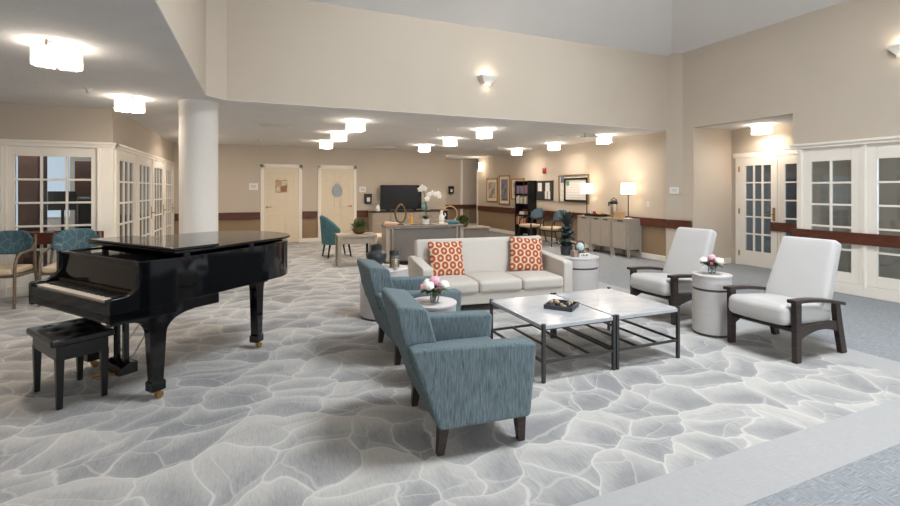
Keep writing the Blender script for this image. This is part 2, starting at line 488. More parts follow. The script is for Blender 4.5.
# low ceiling round the atrium
m = MB(); m.bb(XL, 12, YF + .18, 16.6, H, H + .1); m.bb(XL, -.75, YR, YF + .18, H, H + .1); m.bb(-.75, -.572, YR, 6.43, H, H + .006); m.bb(-.36, XW, YF + .002, YF + .18, H, H + .006)
m.prism([(-.572, 6.43), (-.352, 6.702), (-.352, 6.88), (-.75, 6.88), (-.75, 6.43)], H, H + .006, 'z'); m.bb(XW + .15, 12, YR, YF + .18, H, H + .1)
struct(m.build('ceiling', M['ceil'], smooth=False))
# soffit lip that closes the underside of the upper walls
# vaulted atrium ceiling with a long lantern skylight
ox0, ox1, oy0, oy1, oz = 2.35, 4.7, -.9, 4.1, 5.55
ex0, ex1, ey0, ey1 = -.6, XW + .03, YR, YF + .03
m = MB()
def slope(a, b, c, d):
    n = (Vector(b) - Vector(a)).cross(Vector(d) - Vector(a)).normalized()
    if n.z < 0: n = -n
    lo = [m._v(p) for p in (a, b, c, d)]; hi = [m._v(Vector(p) + n * .08) for p in (a, b, c, d)]
    m._f(lo); m._f(hi[::-1])
    for i in range(4): m._f([lo[i], lo[(i + 1) % 4], hi[(i + 1) % 4], hi[i]])
E0 = EAVE
slope((ex0, ey1, E0), (ex1, ey1, E0), (ox1, oy1, oz), (ox0, oy1, oz))
slope((ex1, ey1, E0), (ex1, ey0, E0), (ox1, oy0, oz), (ox1, oy1, oz))
slope((ex1, ey0, E0), (ex0, ey0, E0), (ox0, oy0, oz), (ox1, oy0, oz))
slope((ex0, ey0, E0), (ex0, ey1, E0), (ox0, oy1, oz), (ox0, oy0, oz))
struct(m.build('ceiling_vault', M['vault'], smooth=False))
m = MB()
m.bb(ox0 - .1, ox0, oy0 - .1, oy1 + .1, oz, oz + .9); m.bb(ox1, ox1 + .1, oy0 - .1, oy1 + .1, oz, oz + .9)
m.bb(ox0, ox1, oy0 - .1, oy0, oz, oz + .9); m.bb(ox0, ox1, oy1, oy1 + .1, oz, oz + .9)
struct(m.build('window_skylight_curb', M['vault'], smooth=False))
# rear wall with three tall unseen windows added for fill light, left wall (both behind / beside the camera)
m = MB(); wx = [-4.6, -3.0, .6, 2.6, 4.0, 6.0]
m.bb(XL, XW + .15, YR - .15, YR, 2.3, EAVE + .1); m.bb(XL, XW + .15, YR - .15, YR, 0, .5)
for a, b in ((XL, wx[0]), (wx[1], wx[2]), (wx[3], wx[4]), (wx[5], XW + .15)): m.bb(a, b, YR - .15, YR, .5, 2.3)
struct(m.build('wall_rear', M['wall'], smooth=False))
for k in range(3):
    a, b = wx[2 * k], wx[2 * k + 1]; m = MB()
    for x in (a + .03, (a + b) / 2, b - .03): m.bb(x - .025, x + .025, YR - .1, YR - .04, .5, 2.3)
    for z in (.53, 1.4, 2.27): m.bb(a, b, YR - .1, YR - .04, z - .025, z + .025)
    struct(m.build('window_%d' % (k + 1), M['trim']))
m = MB(); m.bb(XL - .15, XL, YR, 11.6, 0, H + .05); struct(m.build('wall_left', M['wall'], smooth=False))

# round column on the left
m = MB(); m.lathe([(.238, 0), (.238, .12), (.232, .13), (.232, H - .06), (.238, H - .05), (.238, H)], 48)
struct(m.build('column', plain('column_paint', rgb(216, 211, 204), .5, 0, .3, .01), loc=(-.70, 6.98, 0)))

# handrails / bumper rails
def rail(name, a, b, z0=.70, z1=.86, out=(0, -1), t=.06):
    (x0, y0), (x1, y1) = a, b; ox, oy = out
    m = MB(); zc = (z0 + z1) / 2
    dx, dy = x1 - x0, y1 - y0; L = math.hypot(dx, dy); R = Matrix.Rotation(math.atan2(dy, dx), 3, 'Z')
    m.box(((x0 + x1) / 2 + ox * t * .7, (y0 + y1) / 2 + oy * t * .7, zc), (L, t * .55, z1 - z0), R)
    m.box(((x0 + x1) / 2 + ox * t * .25, (y0 + y1) / 2 + oy * t * .25, zc + .01), (L - .03, t * .5, (z1 - z0) * .55), R)
    m.box(((x0 + x1) / 2 + ox * t * .78, (y0 + y1) / 2 + oy * t * .78, z1 - .012), (L, t * .66, .024), R)
    return struct(m.build(name, M['rail'], bevel=.006))
rail('trim_rail_far_left', (-1.85, YB), (.11, YB), .67, .85)
rail('trim_rail_far_middle', (1.18, YB), (1.58, YB), .67, .85)
rail('trim_rail_far_right', (2.67, YB), (2.98, YB), .67, .85)
rail('trim_rail_far_end', (4.9, YB), (5.4, YB), .67, .85)
rail('trim_rail_hall', (5.45, 16.4), (9, 16.4), .70, .86)
rail('trim_rail_right', (XW, 15.25), (XW, 6.74), .69, .86, (-1, 0))
rail('trim_rail_pier', (7.50, 6.73), (7.61, 6.43), .69, .86, (-.93, -.36))
rail('trim_rail_alcove_edge', (XW, 6.44), (XW, 6.215), .69, .86, (-1, 0))
rail('trim_rail_glazing', (XW - .01, 4.44), (XW - .01, -3.4), .70, .86, (-1, 0))
rail('trim_rail_alcove', (8.64, 5.42), (8.64, 4.45), .70, .86, (-1, 0))
rail('trim_rail_office', (-5.9, 8.02), (-2.0, 8.02), .70, .86)

# baseboards
def base(name, x0, x1, y0, y1, h=.11): return struct(MB().bb(x0, x1, y0, y1, 0, h).build(name, M['trim'], bevel=.006))
base('baseboard_far_left', -1.9, .12, YB - .016, YB); base('baseboard_far_middle', 1.17, 1.59, YB - .016, YB)
base('baseboard_far_right', 2.66, 5.43, YB - .016, YB)
base('baseboard_hall', 5.43, 9.4, 16.384, 16.4)
base('baseboard_right', XW - .018, XW, 6.75, 15.3)
base('baseboard_alcove', XW + .05, 8.63, 6.184, 6.2)
base('baseboard_glazing', XW - .04, XW, YR, 4.43, .15)

# six-panel doors on the far wall
def panel_door(name, x0, x1, handle_right):
    """x0..x1 outer casing"""
    m = MB(); c = .085; zt = 2.12
    for a, b in ((x0, x0 + c), (x1 - c, x1)): m.bb(a, b, YB - .03, YB, 0, zt)
    m.bb(x0, x1, YB - .03, YB, zt - c, zt + .01)
    cas = struct(m.build(name, M['trim'], bevel=.006))
    a, b = x0 + c, x1 - c; w = b - a; z1 = zt - c
    m = MB(); m.bb(a, b, YB - .012, YB - .001, 0.01, z1)
    pw = (w - .36) / 2
    for px in (a + .11, a + .25 + pw):
        for (za, zb) in ((.18, .78), (.92, 1.5), (1.6, z1 - .13)):
            for (e, t) in ((0, .016),):
                # raised moulding ring and field
                m.bb(px, px + pw, YB - .024, YB - .01, za, za + t); m.bb(px, px + pw, YB - .024, YB - .01, zb - t, zb)
                m.bb(px, px + t, YB - .024, YB - .01, za, zb); m.bb(px + pw - t, px + pw, YB - .024, YB - .01, za, zb)
                m.bb(px + .05, px + pw - .05, YB - .017, YB - .01, za + .05, zb - .05)
    slab = m.build('door_panel', M['door'], cas, bevel=.003)
    hx = b - .07 if handle_right else a + .07
    h = MB(); h.X = Matrix.Translation((hx, YB - .02, .98)) @ Matrix.Rotation(PI / 2, 4, 'X'); h.lathe([(.028, -.01), (.028, .01), (.012, .015), (.012, .05)], 14)
    h.X = Matrix.Identity(4); s = -1 if handle_right else 1
    h.tube([(hx, YB - .07, .98), (hx + s * .05, YB - .075, .98), (hx + s * .11, YB - .07, .985)], .011, 8)
    h.build('handle', M['brass'], cas)
panel_door('door_1', .12, 1.17, False)
panel_door('door_2', 1.59, 2.66, True)

# glazed french doors; local x runs along the wall, y out of it
def french(name, w, z0, z1, cols, rows, stile=.11, top=.13, bot=.24, t=.045, handle=None, hinges=None, loc=(0, 0, 0), rotz=0):
    m = MB(); gx0, gx1, gz0, gz1 = stile, w - stile, z0 + bot, z1 - top
    m.bb(0, stile, -t / 2, t / 2, z0, z1); m.bb(w - stile, w, -t / 2, t / 2, z0, z1)
    m.bb(stile, w - stile, -t / 2, t / 2, z1 - top, z1); m.bb(stile, w - stile, -t / 2, t / 2, z0, z0 + bot)
    for i in range(1, cols):
        x = gx0 + (gx1 - gx0) * i / cols; m.bb(x - .014, x + .014, -t * .4, t * .4, gz0, gz1)
    for j in range(1, rows):
        z = gz0 + (gz1 - gz0) * j / rows; m.bb(gx0, gx1, -t * .38, t * .38, z - .014, z + .014)
    d = struct(m.build(name, M['trim'], bevel=.004, loc=loc, rotz=rotz))
    MB().bb(gx0, gx1, -.003, .003, gz0, gz1).build('glass', M['pane'], d, smooth=False)
    if handle is not None:
        hx = w - stile / 2 if handle > 0 else stile / 2
        h = MB(); h.bb(hx - .022, hx + .022, -t / 2 - .008, -t / 2, .88, 1.12)
        h.tube([(hx, -t / 2, 1.0), (hx, -t / 2 - .05, 1.0), (hx - handle * .06, -t / 2 - .055, 1.0), (hx - handle * .12, -t / 2 - .05, .995)], .010, 8)
        h.build('handle', M['brass'], d)
    if hinges is not None:
        hx = 0 if hinges < 0 else w
        for z in (z0 + .22, (z0 + z1) / 2, z1 - .22):
            MB().bb(hx - .012, hx + .012, -t / 2 - .012, -t / 2, z - .05, z + .05).build('hinge', M['brass'], d)
    return d
# right glazing: frame + leaves (wall faces -X ; local x runs toward -Y)
m = MB(); ys = 4.42
posts = [4.345, 3.555, 2.765, 1.975, 1.185, .395, -.395, -1.185, -1.975, -2.765, -3.54]
for y in posts: m.bb(XW - .035, XW + .05, y - .04, y + .04, 0, 2.10)
for y in posts: m.bb(XW - .05, XW - .03, y - .03, y + .0, .1, 2.06)
m.bb(XW - .06, XW + .06, YR, 4.47, 2.06, 2.12); m.bb(XW - .08, XW, YR, 4.48, 2.10, 2.135)
m.bb(XW - .03, XW + .05, YR, 4.38, 0, .15)
struct(m.build('window_right_frame', M['trim'], bevel=.005))
for k, y in enumerate(posts[:-1]):
    french('door_%d' % (10 + k), y - .08 - posts[k + 1], .15, 2.06, 2, 5, .105, .20, .145, loc=(XW + .005, y - .04, 0), rotz=-PI / 2)
# alcove door and side light
m = MB()
for y, a_ in ((6.06, .04), (5.285, .025), (4.46, .04)): m.bb(8.62, 8.68, y - a_, y + a_, 0, 2.14)
m.bb(8.61, 8.68, 4.3, 6.14, 2.06, 2.15)
struct(m.build('door_alcove_frame', M['trim'], bevel=.005))
french('door_3', .705, .01, 2.06, 3, 5, .115, .16, .28, handle=1, hinges=-1, loc=(8.64, 6.02, 0), rotz=-PI / 2)
french('window_4', .75, .01, 2.06, 3, 5, .06, .16, .28, loc=(8.64, 5.255, 0), rotz=-PI / 2)

# office front on the left (faces -Y) and its side (faces +X)
YO, XO = 8.02, -1.9
two_tone('wall_office_front', [(XL, XO, YO, YO + .12, 2.12, H)], [])
two_tone('wall_office_side', [(XO - .12, XO, YO + .12, YB, 2.12, H)], [])
m = MB(); xs = [-5.6, -4.52, -3.04, -2.02]
m.bb(XL, XO + .03, YO - .03, YO + .1, 2.04, 2.10); m.bb(XL, XO + .05, YO - .05, YO + .1, 2.09, 2.125)
for x in (-3.13, -4.60): m.bb(x - .05, x + .05, YO - .03, YO + .09, 0, 2.06)
m.bb(-2.06, XO + .01, YO - .03, YO + .1, 0, 2.06)
m.bb(XL, XO, YO - .02, YO + .09, 0, .14)
for x in (-3.13, -4.60, -2.06): m.bb(x - .018, x + .018, YO - .045, YO - .03, .1, 2.04)
struct(m.build('window_office_frame', M['trim'], bevel=.005))
french('window_5', 1.005, .14, 2.04, 3, 5, .08, .13, .16, loc=(-3.085, YO + .03, 0))
french('window_6', 1.38, .14, 2.04, 3, 5, .11, .13, .16, loc=(-4.55, YO + .03, 0))
m = MB()
py = [8.12, 9.42, 10.72, 12.02, 13.16]
m.bb(XO - .1, XO + .03, YO, YB, 2.04, 2.10); m.bb(XO - .1, XO + .05, YO - .02, YB, 2.09, 2.125)
for y in py: m.bb(XO - .09, XO + .03, y - .05, y + .05, 0, 2.06)
struct(m.build('window_office_side_frame', M['trim'], bevel=.005))
for k in range(4):
    french('door_%d' % (4 + k), py[k + 1] - py[k] - .1, .02, 2.04, 3, 5, .16, .15, .25, handle=(None, 1, 1, 1)[k], loc=(XO - .01, py[k] + .05, 0), rotz=PI / 2)

# rooms seen through the glass
two_tone('wall_office_back', [(XL, XO - .12, 11.5, 11.62, 0, H)], [])
m = MB(); m.bb(-4.6, -4.05, 11.46, 11.5, .3, 2.2); m.bb(-3.82, -3.44, 11.46, 11.5, .9, 2.15)
for z in [.3 + .06 * i for i in range(32)]:
    m.bb(-4.6, -4.05, 11.44, 11.46, z, z + .008)
    if .9 <= z < 2.15: m.bb(-3.82, -3.44, 11.44, 11.46, z, z + .008)
struct(m.build('window_office_blind', M['daylight'], smooth=False))
m = MB()
for y0 in (9.2, 10.4): m.bb(-5.98, -5.95, y0, y0 + .9, .6, 2.1)
struct(m.build('window_office_left', M['daylight'], smooth=False))
m = MB(); m.bb(11.4, 11.5, YR, 8, 0, H); m.bb(8.8, 11.4, 6.6, 6.75, 0, H); m.bb(XW + .15, 11.4, YR - .1, YR, 0, H)
struct(m.build('wall_side_room', M['greywall'], smooth=False))
m = MB()
for y in (3.9, 2.2, .4): m.bb(11.34, 11.4, y - .5, y + .5, .1, 2.1)
m.bb(11.34, 11.4, 5.0, 5.7, .5, 2.1)
t_ = struct(m.build('window_side_room', M['trim']))
m = MB()
for y in (3.9, 2.2, .4):
    for j in range(2):
        for k in range(4): m.bb(11.335, 11.34, y - .42 + j * .44, y - .02 + j * .44, .2 + k * .47, .62 + k * .47)
struct(m.build('window_side_room_panes', emit('dusk_pane', (.55, .68, .85, 1), .35), smooth=False))

# ------------------------------------------------------------------ ceiling lights
def ceiling_light():
    r = thing('ceiling_light', '', 'ceiling light', group='drum ceiling lights')
    m = MB(); m.lathe([(.118, -.02), (.128, -.018), (.128, 0)], 32); m.build('base_plate', M['nickel'], r)
    for k in range(3):
        m = MB(); a = 2 * PI * k / 3 + .4; m.bb(.150 * math.cos(a) - .01, .150 * math.cos(a) + .01, .150 * math.sin(a) - .01, .150 * math.sin(a) + .01, -.05, 0); m.build('bracket', M['nickel'], r)
    m = MB(); m.lathe([(.162, -.035), (.166, -.172), (.162, -.176), (.132, -.182), (.13, -.138), (.160, -.170), (.157, -.035)], 40, cap=False); m.build('glass_shade', M['shade_glass'], r)
    m = MB(); m.lathe([(.125, -.160), (.138, -.155), (.138, -.06), (.133, -.06), (.133, -.152)], 40, cap=False); m.build('diffuser', M['glow_side'], r)
    m = MB(); m.lathe([(.012, -.172), (.12, -.170), (.132, -.160), (.12, -.158), (.012, -.160)], 40, cap=False); m.build('bottom_lens', M['glow'], r)
    m = MB(); m.lathe([(.001, -.196), (.014, -.193), (.018, -.182), (.006, -.165)], 14, cap=False); m.build('finial', M['nickel'], r)
    return r
LIGHTS = [(-1.48, 4.67, 'drum ceiling light nearest, above the left side of the piano'),
          (-1.48, 7.0, 'drum ceiling light beside the round column, second from the picture edge'),
          (-1.12, 11.4, 'drum ceiling light half hidden behind the round white column'),
          (1.57, 7.85, 'drum ceiling light nearest in the row leading to the two panel doors'),
          (1.57, 9.55, 'drum ceiling light in the middle of the row leading to the panel doors'),
          (1.57, 11.4, 'drum ceiling light closest to the wall with the two panel doors'),
          (4.08, 7.95, 'drum ceiling light nearest in the row above the sofa, below the wall sconce'),
          (4.08, 9.65, 'drum ceiling light second in the row above the grey desk'),
          (4.08, 11.4, 'drum ceiling light farthest in the row, closest to the television'),
          (6.92, 7.85, 'drum ceiling light nearest the corner pier, above the grey cabinets'),
          (6.92, 9.65, 'drum ceiling light above the framed notice board'),
          (6.92, 11.45, 'drum ceiling light above the black bookcase'),
          (5.75, 14.9, 'drum ceiling light in the hall behind the end of the far wall'),
          (8.35, 5.42, 'drum ceiling light in the alcove above the glazed door')]
l0 = None
def point(name, loc, w, col=(1, .83, .62), r=.05):
    d = bpy.data.lights.new(name, 'POINT'); d.energy = w; d.color = col; d.shadow_soft_size = r
    o = bpy.data.objects.new(name, d); COL.objects.link(o); o.location = loc; return o
for i, (x, y, lb) in enumerate(LIGHTS):
    if i == 0: l0 = ceiling_light(); l0.location = (x, y, H); l0['label'] = lb
    else:
        r_ = dup(l0, (x, y, H), .5 * i, lb)
        if i == len(LIGHTS) - 1:            # the alcove lamp burns dimmer
            for k_ in kids(r_):
                if k_.name.startswith('bottom_lens'): k_.data = k_.data.copy(); k_.data.materials[0] = emit('dim_diffuser', (1, .87, .74, 1), 55)
                if k_.name.startswith('diffuser'): k_.data = k_.data.copy(); k_.data.materials[0] = emit('dim_side_diffuser', (1, .90, .78, 1), 5)
    point('lamp_bulb', (x, y, H - .058), 2.6, (1, .87, .74))

# ------------------------------------------------------------------ grand piano (local x toward the tail, y toward the bass)
P_LOC, P_ROT = (-.842, 3.481, 0), V(37.8)
pn = thing('grand_piano', 'glossy black grand piano with closed lid and brass casters', 'piano', P_LOC, P_ROT)
OUT = [(0.170, 0), (0.550, 0), (0.811, .03), (1.061, .075), (1.288, .095), (1.447, .125), (1.560, .185), (1.651, .29), (1.713, .43), (1.742, .58), (1.742, .74), (1.713, .9), (1.651, 1.03), (1.549, 1.13), (1.413, 1.185), (1.265, 1.2), (0.170, 1.2)]
def smooth_poly(p, it=2):
    for _ in range(it):
        q = [p[0]]
        for a, b in zip(p, p[1:]):
            q += [(a[0] * .75 + b[0] * .25, a[1] * .75 + b[1] * .25), (a[0] * .25 + b[0] * .75, a[1] * .25 + b[1] * .75)]
        p = q + [p[-1]]
    return p
def offset(p, d):
    """outward offset of the open outline"""
    q = []
    for i, (x, y) in enumerate(p):
        a = p[max(i - 1, 0)]; b = p[min(i + 1, len(p) - 1)]
        tx, ty = b[0] - a[0], b[1] - a[1]; L = math.hypot(tx, ty); q.append((x + d * ty / L, y - d * tx / L))
    return q
OUTS = smooth_poly(OUT)
INN = offset(OUTS, -.045)
m = MB(); n = len(OUTS)
def ring(pts, z): return [m._v((x, y, z)) for x, y in pts]
a, b, c, d = ring(OUTS, .655), ring(OUTS, .97), ring(INN, .97), ring(INN, .655)
for i in range(n - 1):
    for A, B in ((a, b), (b, c), (c, d), (d, a)): m._f([A[i], A[i + 1], B[i + 1], B[i]])
m._f([a[0], b[0], c[0], d[0]]); m._f([a[-1], d[-1], c[-1], b[-1]])
m.build('case', M['black'], pn, bevel=.004)
# keybed, beams and bottom
m = MB(); m.bb(.0, .30, .02, 1.18, .60, .66); m.bb(.28, .74, .03, 1.17, .585, .66); m.bb(.72, 1.35, .2, 1.1, .62, .66)
m.prism([(.0, .585), (.74, .585), (.74, .66), (.0, .66)], .0, .045); m.prism([(.0, .585), (.74, .585), (.74, .66), (.0, .66)], 1.155, 1.2)
m.build('keybed', M['black'], pn, bevel=.004)
m = MB(); m.prism(offset(OUTS, -.05), .74, .76, 'z'); m.build('soundboard', M['bronze'], pn)
CH = [(0, .60), (0, .742), (.012, .755), (.10, .758), (.135, .775), (.165, .805), (.185, .845), (.19, .875), (.183, .915), (.17, .945), (.165, .97), (.24, .97), (.24, .60)]
for w0, w1 in ((0, .05), (1.15, 1.2)):
    MB().prism(CH, w0, w1).build('cheek', M['black'], pn, bevel=.004)
for w0, w1 in ((.05, .095), (1.105, 1.15)): MB().bb(.012, .15, w0, w1, .64, .745).build('key_block', M['black'], pn, bevel=.006)
MB().bb(.0, .018, .05, 1.15, .61, .725).build('key_slip', M['black'], pn, bevel=.004)
m = MB(); kw = 1.01 / 52
for i in range(52): m.bb(.02, .165, .095 + i * kw + .0008, .095 + (i + 1) * kw - .0008, .70, .738)
m.build('white_keys', M['ivory'], pn, smooth=False)
m = MB()
for i in range(51):
    if i % 7 in (1, 2, 4, 5, 6): m.bb(.072, .168, .095 + (i + 1) * kw - .0058, .095 + (i + 1) * kw + .0058, .73, .75)
m.build('black_keys', M['blackm'], pn, bevel=.002)
m = MB(); m.prism([(.165, .72), (.185, .74), (.205, .93), (.20, .962), (.235, .962), (.235, .72)], .05, 1.15); m.build('fallboard', M['black'], pn, bevel=.006)
m = MB(); m.bb(.22, .42, .05, 1.15, .945, .96); m.bb(.175, .20, .04, 1.16, .955, .972); m.build('music_desk', M['black'], pn, bevel=.004)
LID = offset(OUTS, .022); LID = [(.39, -.022)] + [q for q in LID if q[0] > .40] + [(.39, 1.222)]
MB().prism(LID, .998, 1.018, 'z').build('lid', M['black'], pn, bevel=.006)
MB().bb(.385, .73, -.02, 1.22, 1.021, 1.040).build('lid_flap', M['black'], pn, bevel=.006)
for s_, w_ in ((.5, .02), (1.1, .10), (1.0, 1.18), (.5, 1.18)): MB().bb(s_ - .02, s_ + .02, w_ - .01, w_ + .015, .97, .998).build('lid_bumper', M['blackm'], pn)
def leg_poly(x, wt, w0, w1, zt):
    """flared bracket and tapering leg, side view"""
    L = [(x - wt * .42, zt)] + [(x - w0 - (wt * .42 - w0) * (1 - math.sin(V(9 * k * 10 / 9))), zt - .13 + .13 * (math.cos(V(9 * k * 10 / 9))) - .0) for k in range(0, 10)]
    L = [(x - wt * .42, zt)]
    Rr = [(x + wt * .58, zt)]
    for k in range(0, 9):
        t = V(90 * k / 8); L.append((x - w0 - (wt * .42 - w0) * (1 - math.sin(t)) * .9, zt - .03 - .12 * (1 - math.cos(t))))
        Rr.append((x + w0 + (wt * .58 - w0) * (1 - math.sin(t)) * .9, zt - .03 - .12 * (1 - math.cos(t))))
    L += [(x - w1, .135), (x - w1 - .008, .125), (x - w1 - .008, .062)]; Rr += [(x + w1, .135), (x + w1 + .008, .125), (x + w1 + .008, .062)]
    return L + Rr[::-1]
def piano_leg(x, w, wt, zt, rot=0):
    m = MB(); m.X = Matrix.Translation((x, w, 0)) @ Matrix.Rotation(rot, 4, 'Z')
    m.prism(leg_poly(0, wt, .056, .036, zt), -.036, .036); m.bb(-.048, .048, -.042, .042, .062, .125)
    lg = m.build('leg', M['black'], pn, bevel=.004)
    c = MB(); c.X = Matrix.Translation((x, w, 0))
    c.lathe([(.02, .064), (.02, .05), (.012, .045), (.012, .03)], 12); c.X = c.X @ Matrix.Translation((.018, -.01, .026)) @ Matrix.Rotation(PI / 2, 4, 'X')
    c.lathe([(.008, -.016), (.024, -.014), (.026, 0), (.024, .014), (.008, .016)], 16)
    c.build('caster', M['brass'], lg)
piano_leg(.315, .075, .46, .60); piano_leg(.375, 1.115, .46, .60); piano_leg(1.335, .335, .26, .66, V(20))
m = MB(); m.bb(.33, .365, .52, .555, .15, .60); m.bb(.33, .365, .645, .68, .15, .60); m.bb(.30, .40, .48, .72, .56, .60)
m.prism([(.27, .085), (.27, .13), (.33, .165), (.40, .165), (.40, .085)], .47, .73); m.build('lyre', M['black'], pn, bevel=.004)
for a_, b_, r_ in (((.37, .50, .18), (.66, .56, .59), .006), ((.37, .70, .18), (.66, .64, .59), .006), ((.36, .6, .16), (.36, .6, .58), .005)): MB().tube([a_, b_], r_, 8).build('lyre_brace', M['nickel'], pn)
for w_ in (.53, .60, .67):
    m = MB(); m.cushion((.21, w_, .095), (.10, .03, .012), .005); m.bar((.29, w_, .10), (.22, w_, .095), .012); m.build('pedal', M['brass'], pn)

# piano bench (local x = long side)
bn = thing('piano_bench', 'small black piano bench with tufted leather top', 'bench', (-1.215, 4.065, 0), V(122.5))
for sx in (-1, 1):
    for sy in (-1, 1):
        m = MB(); x, y = sx * .235, sy * .125
        lo = [m._v((x + a * .015, y + b * .015, 0)) for a, b in ((-1, -1), (1, -1), (1, 1), (-1, 1))]
        hi = [m._v((x + a * .023, y + b * .023, .34)) for a, b in ((-1, -1), (1, -1), (1, 1), (-1, 1))]
        m._f(lo[::-1]); m._f(hi)
        for i in range(4): m._f([lo[i], lo[(i + 1) % 4], hi[(i + 1) % 4], hi[i]])
        m.build('leg', M['blackm'], bn, bevel=.002)
m = MB(); m.bb(-.255, .255, -.145, .145, .32, .415); m.build('apron', M['blackm'], bn, bevel=.004)
m = MB()
def tuft(p):
    if p.z > 0:
        for bx in (-.17, 0, .17):
            for by in (-.075, .075):
                p.z -= .014 * math.exp(-((p.x - bx) ** 2 + (p.y - by) ** 2) / .0012)
    return p
m.cushion((0, 0, .440), (.545, .355, .048), .014, (0, 0, .006), 18, fn=tuft)
sp = m.build('padded_top', M['leather'], bn)
m = MB()
for bx in (-.17, 0, .17):
    for by in (-.075, .075): m.ball((bx, by, .468), (.009, .009, .005), 10, 6)
m.build('button', M['leather'], sp)

# ------------------------------------------------------------------ blue armchairs (local +x is the front)
def armchair():
    r = thing('armchair', 'blue-grey striated armchair nearest the camera, turned toward the marble tables', 'armchair', group='blue upholstered armchairs')
    # body: two arms, seat box
    for s in (-1, 1):
        m = MB(); y0, y1 = (s * .375, s * .265)
        m.prism([(-.17, .16), (.37, .16), (.41, .555), (.40, .58), (.37, .585), (-.26, .612), (-.33, .60)], min(y0, y1), max(y0, y1))
        m.build('arm', M['blue'], r, bevel=.022, seg=3)
    m = MB(); m.prism([(-.16, .165), (.35, .165), (.355, .30), (-.22, .30)], -.262, .262); m.build('seat_base', M['blue'], r, bevel=.012)
    m = MB(); m.cushion((.10, 0, .365), (.56, .525, .14), .035, (0, 0, .018)); m.build('seat_cushion', M['blue'], r)
    m = MB(); m.prism([(-.17, .16), (-.10, .16), (-.22, .62), (-.345, .66), (-.335, .60)], -.262, .262); m.build('outer_back', M['blue'], r, bevel=.012)
    m = MB(); m.prism([(-.30, .46), (-.10, .40), (-.205, .775), (-.225, .793), (-.365, .817), (-.385, .80), (-.335, .60)], -.263, .263)
    m.build('back_cushion', M['blue'], r, bevel=.02, seg=3)
    for x in (-.13, .33):
        for y in (-.30, .30):
            m = MB(); k = -.02 if x < 0 else .008
            lo = [m._v((x + k + a * .02, y + b * .02, 0)) for a, b in ((-1, -1), (1, -1), (1, 1), (-1, 1))]
            hi = [m._v((x + a * .03, y + b * .03, .165)) for a, b in ((-1, -1), (1, -1), (1, 1), (-1, 1))]
            m._f(lo[::-1]); m._f(hi)
            for i in range(4): m._f([lo[i], lo[(i + 1) % 4], hi[(i + 1) % 4], hi[i]])
            m.build('leg', M['darkwood'], r, bevel=.002)
    return r
ac = armchair(); ac.location = (1.105, 2.63, 0); ac.rotation_euler = (0, 0, V(-5))
dup(ac, (1.235, 3.98, 0), V(-1), 'blue-grey striated armchair farther back, partly hidden, nearest the sofa')

# ------------------------------------------------------------------ white recliner chairs with dark wooden arms (local +x is the front)
def recliner():
    r = thing('recliner_chair', 'white reclining chair with dark wooden arms at the right, before the glazed doors', 'recliner', group='white chairs with wooden arms')
    for s in (-1, 1):
        y = s * .285
        m = MB(); m.prism([(.29, 0), (.355, 0), (.365, .50), (.29, .50)], y - .022, y + .022); m.build('front_leg', M['darkwood'], r, bevel=.005)
        m = MB(); m.prism([(-.36, 0), (-.285, 0), (-.215, .26), (-.185, .465), (-.25, .465), (-.295, .26)], y - .022, y + .022); m.build('rear_leg', M['darkwood'], r, bevel=.005)
        m = MB(); up = [(.30, .30), (-.26, .30)]; lo = [(-.27, .19)] + [(-.27 + .57 * k / 8, .19 + .055 * math.sin(PI * k / 8)) for k in range(1, 8)] + [(.30, .18)]
        m.prism(up + lo, y - .015, y + .015); m.build('side_rail', M['darkwood'], r, bevel=.004)
        m = MB(); top = [(.395 - .70 * k / 10, .532 - .075 * (k / 10) ** 1.1 + .018 * math.sin(PI * k / 10)) for k in range(11)]
        m.prism(top + [(x, z - .03) for x, z in top[::-1]], y - .038, y + .038); m.build('armrest', M['darkwood'], r, bevel=.006)
    m = MB()
    def nose(p):
        if p.x > .1: p.z -= .03 * ((p.x - .1) / .25) ** 2
        return p
    R = Matrix.Rotation(V(-5), 3, 'Y')
    m.cushion((.10, 0, .365), (.68, .515, .175), .055, (.01, 0, .02), 10, R); m.build('seat', M['white_vinyl'], r)
    m = MB(); Rb = Matrix.Rotation(V(-23), 3, 'Y')
    def wide(p): p.y *= 1.0 - .08 * (p.z / .36); return p
    m.cushion((-.262, 0, .675), (.125, .51, .66), .04, (.012, 0, 0), 12, Rb, wide); m.build('backrest', M['white_vinyl'], r)
    MB().bb(-.30, .28, -.265, .265, .235, .265).build('seat_frame', M['darkwood'], r)
    m = MB(); m.tube([(.22, -.27, .24), (.24, -.31, .25), (.10, -.315, .245)], .007, 6); m.ball((.10, -.315, .245), .014, 8, 6); m.build('recline_lever', M['plastic'], r)
    return r
rc = recliner(); rc.location = (4.49, 2.70, 0); rc.rotation_euler = (0, 0, V(180))
dup(rc, (4.46, 3.90, 0), V(181), 'white reclining chair with dark wooden arms, farther back, between drum table and sofa end')

# ------------------------------------------------------------------ drum side tables
def drum(name, label, loc, r, h, zg):
    t = thing(name, label, 'side table', loc, group='pale drum side tables')
    MB().lathe([(r - .012, .02), (r, .03), (r, zg - .012), (r - .006, zg - .012)], 48).build('body', M['drum'], t)
    MB().lathe([(r - .012, 0), (r - .012, .022)], 48).build('plinth', M['drumband'], t)
    MB().lathe([(r - .008, zg - .014), (r - .008, zg + .014)], 48).build('reveal_band', M['drumband'], t)
    m = MB(); m.lathe([(r - .006, zg + .012), (r, zg + .012), (r, h - .02), (r + .006, h - .016), (r + .006, h - .003), (r + .002, h), (.001, h)], 48, cap=False); m.build('top', M['drum'], t)
    return t
drum('drum_table', 'pale drum side table with peonies between the two white reclining chairs', (4.245, 3.255, 0), .175, .60, .455)
drum('drum_table', 'pale drum side table with peonies between the two blue armchairs', (1.24, 3.27, 0), .175, .60, .455)
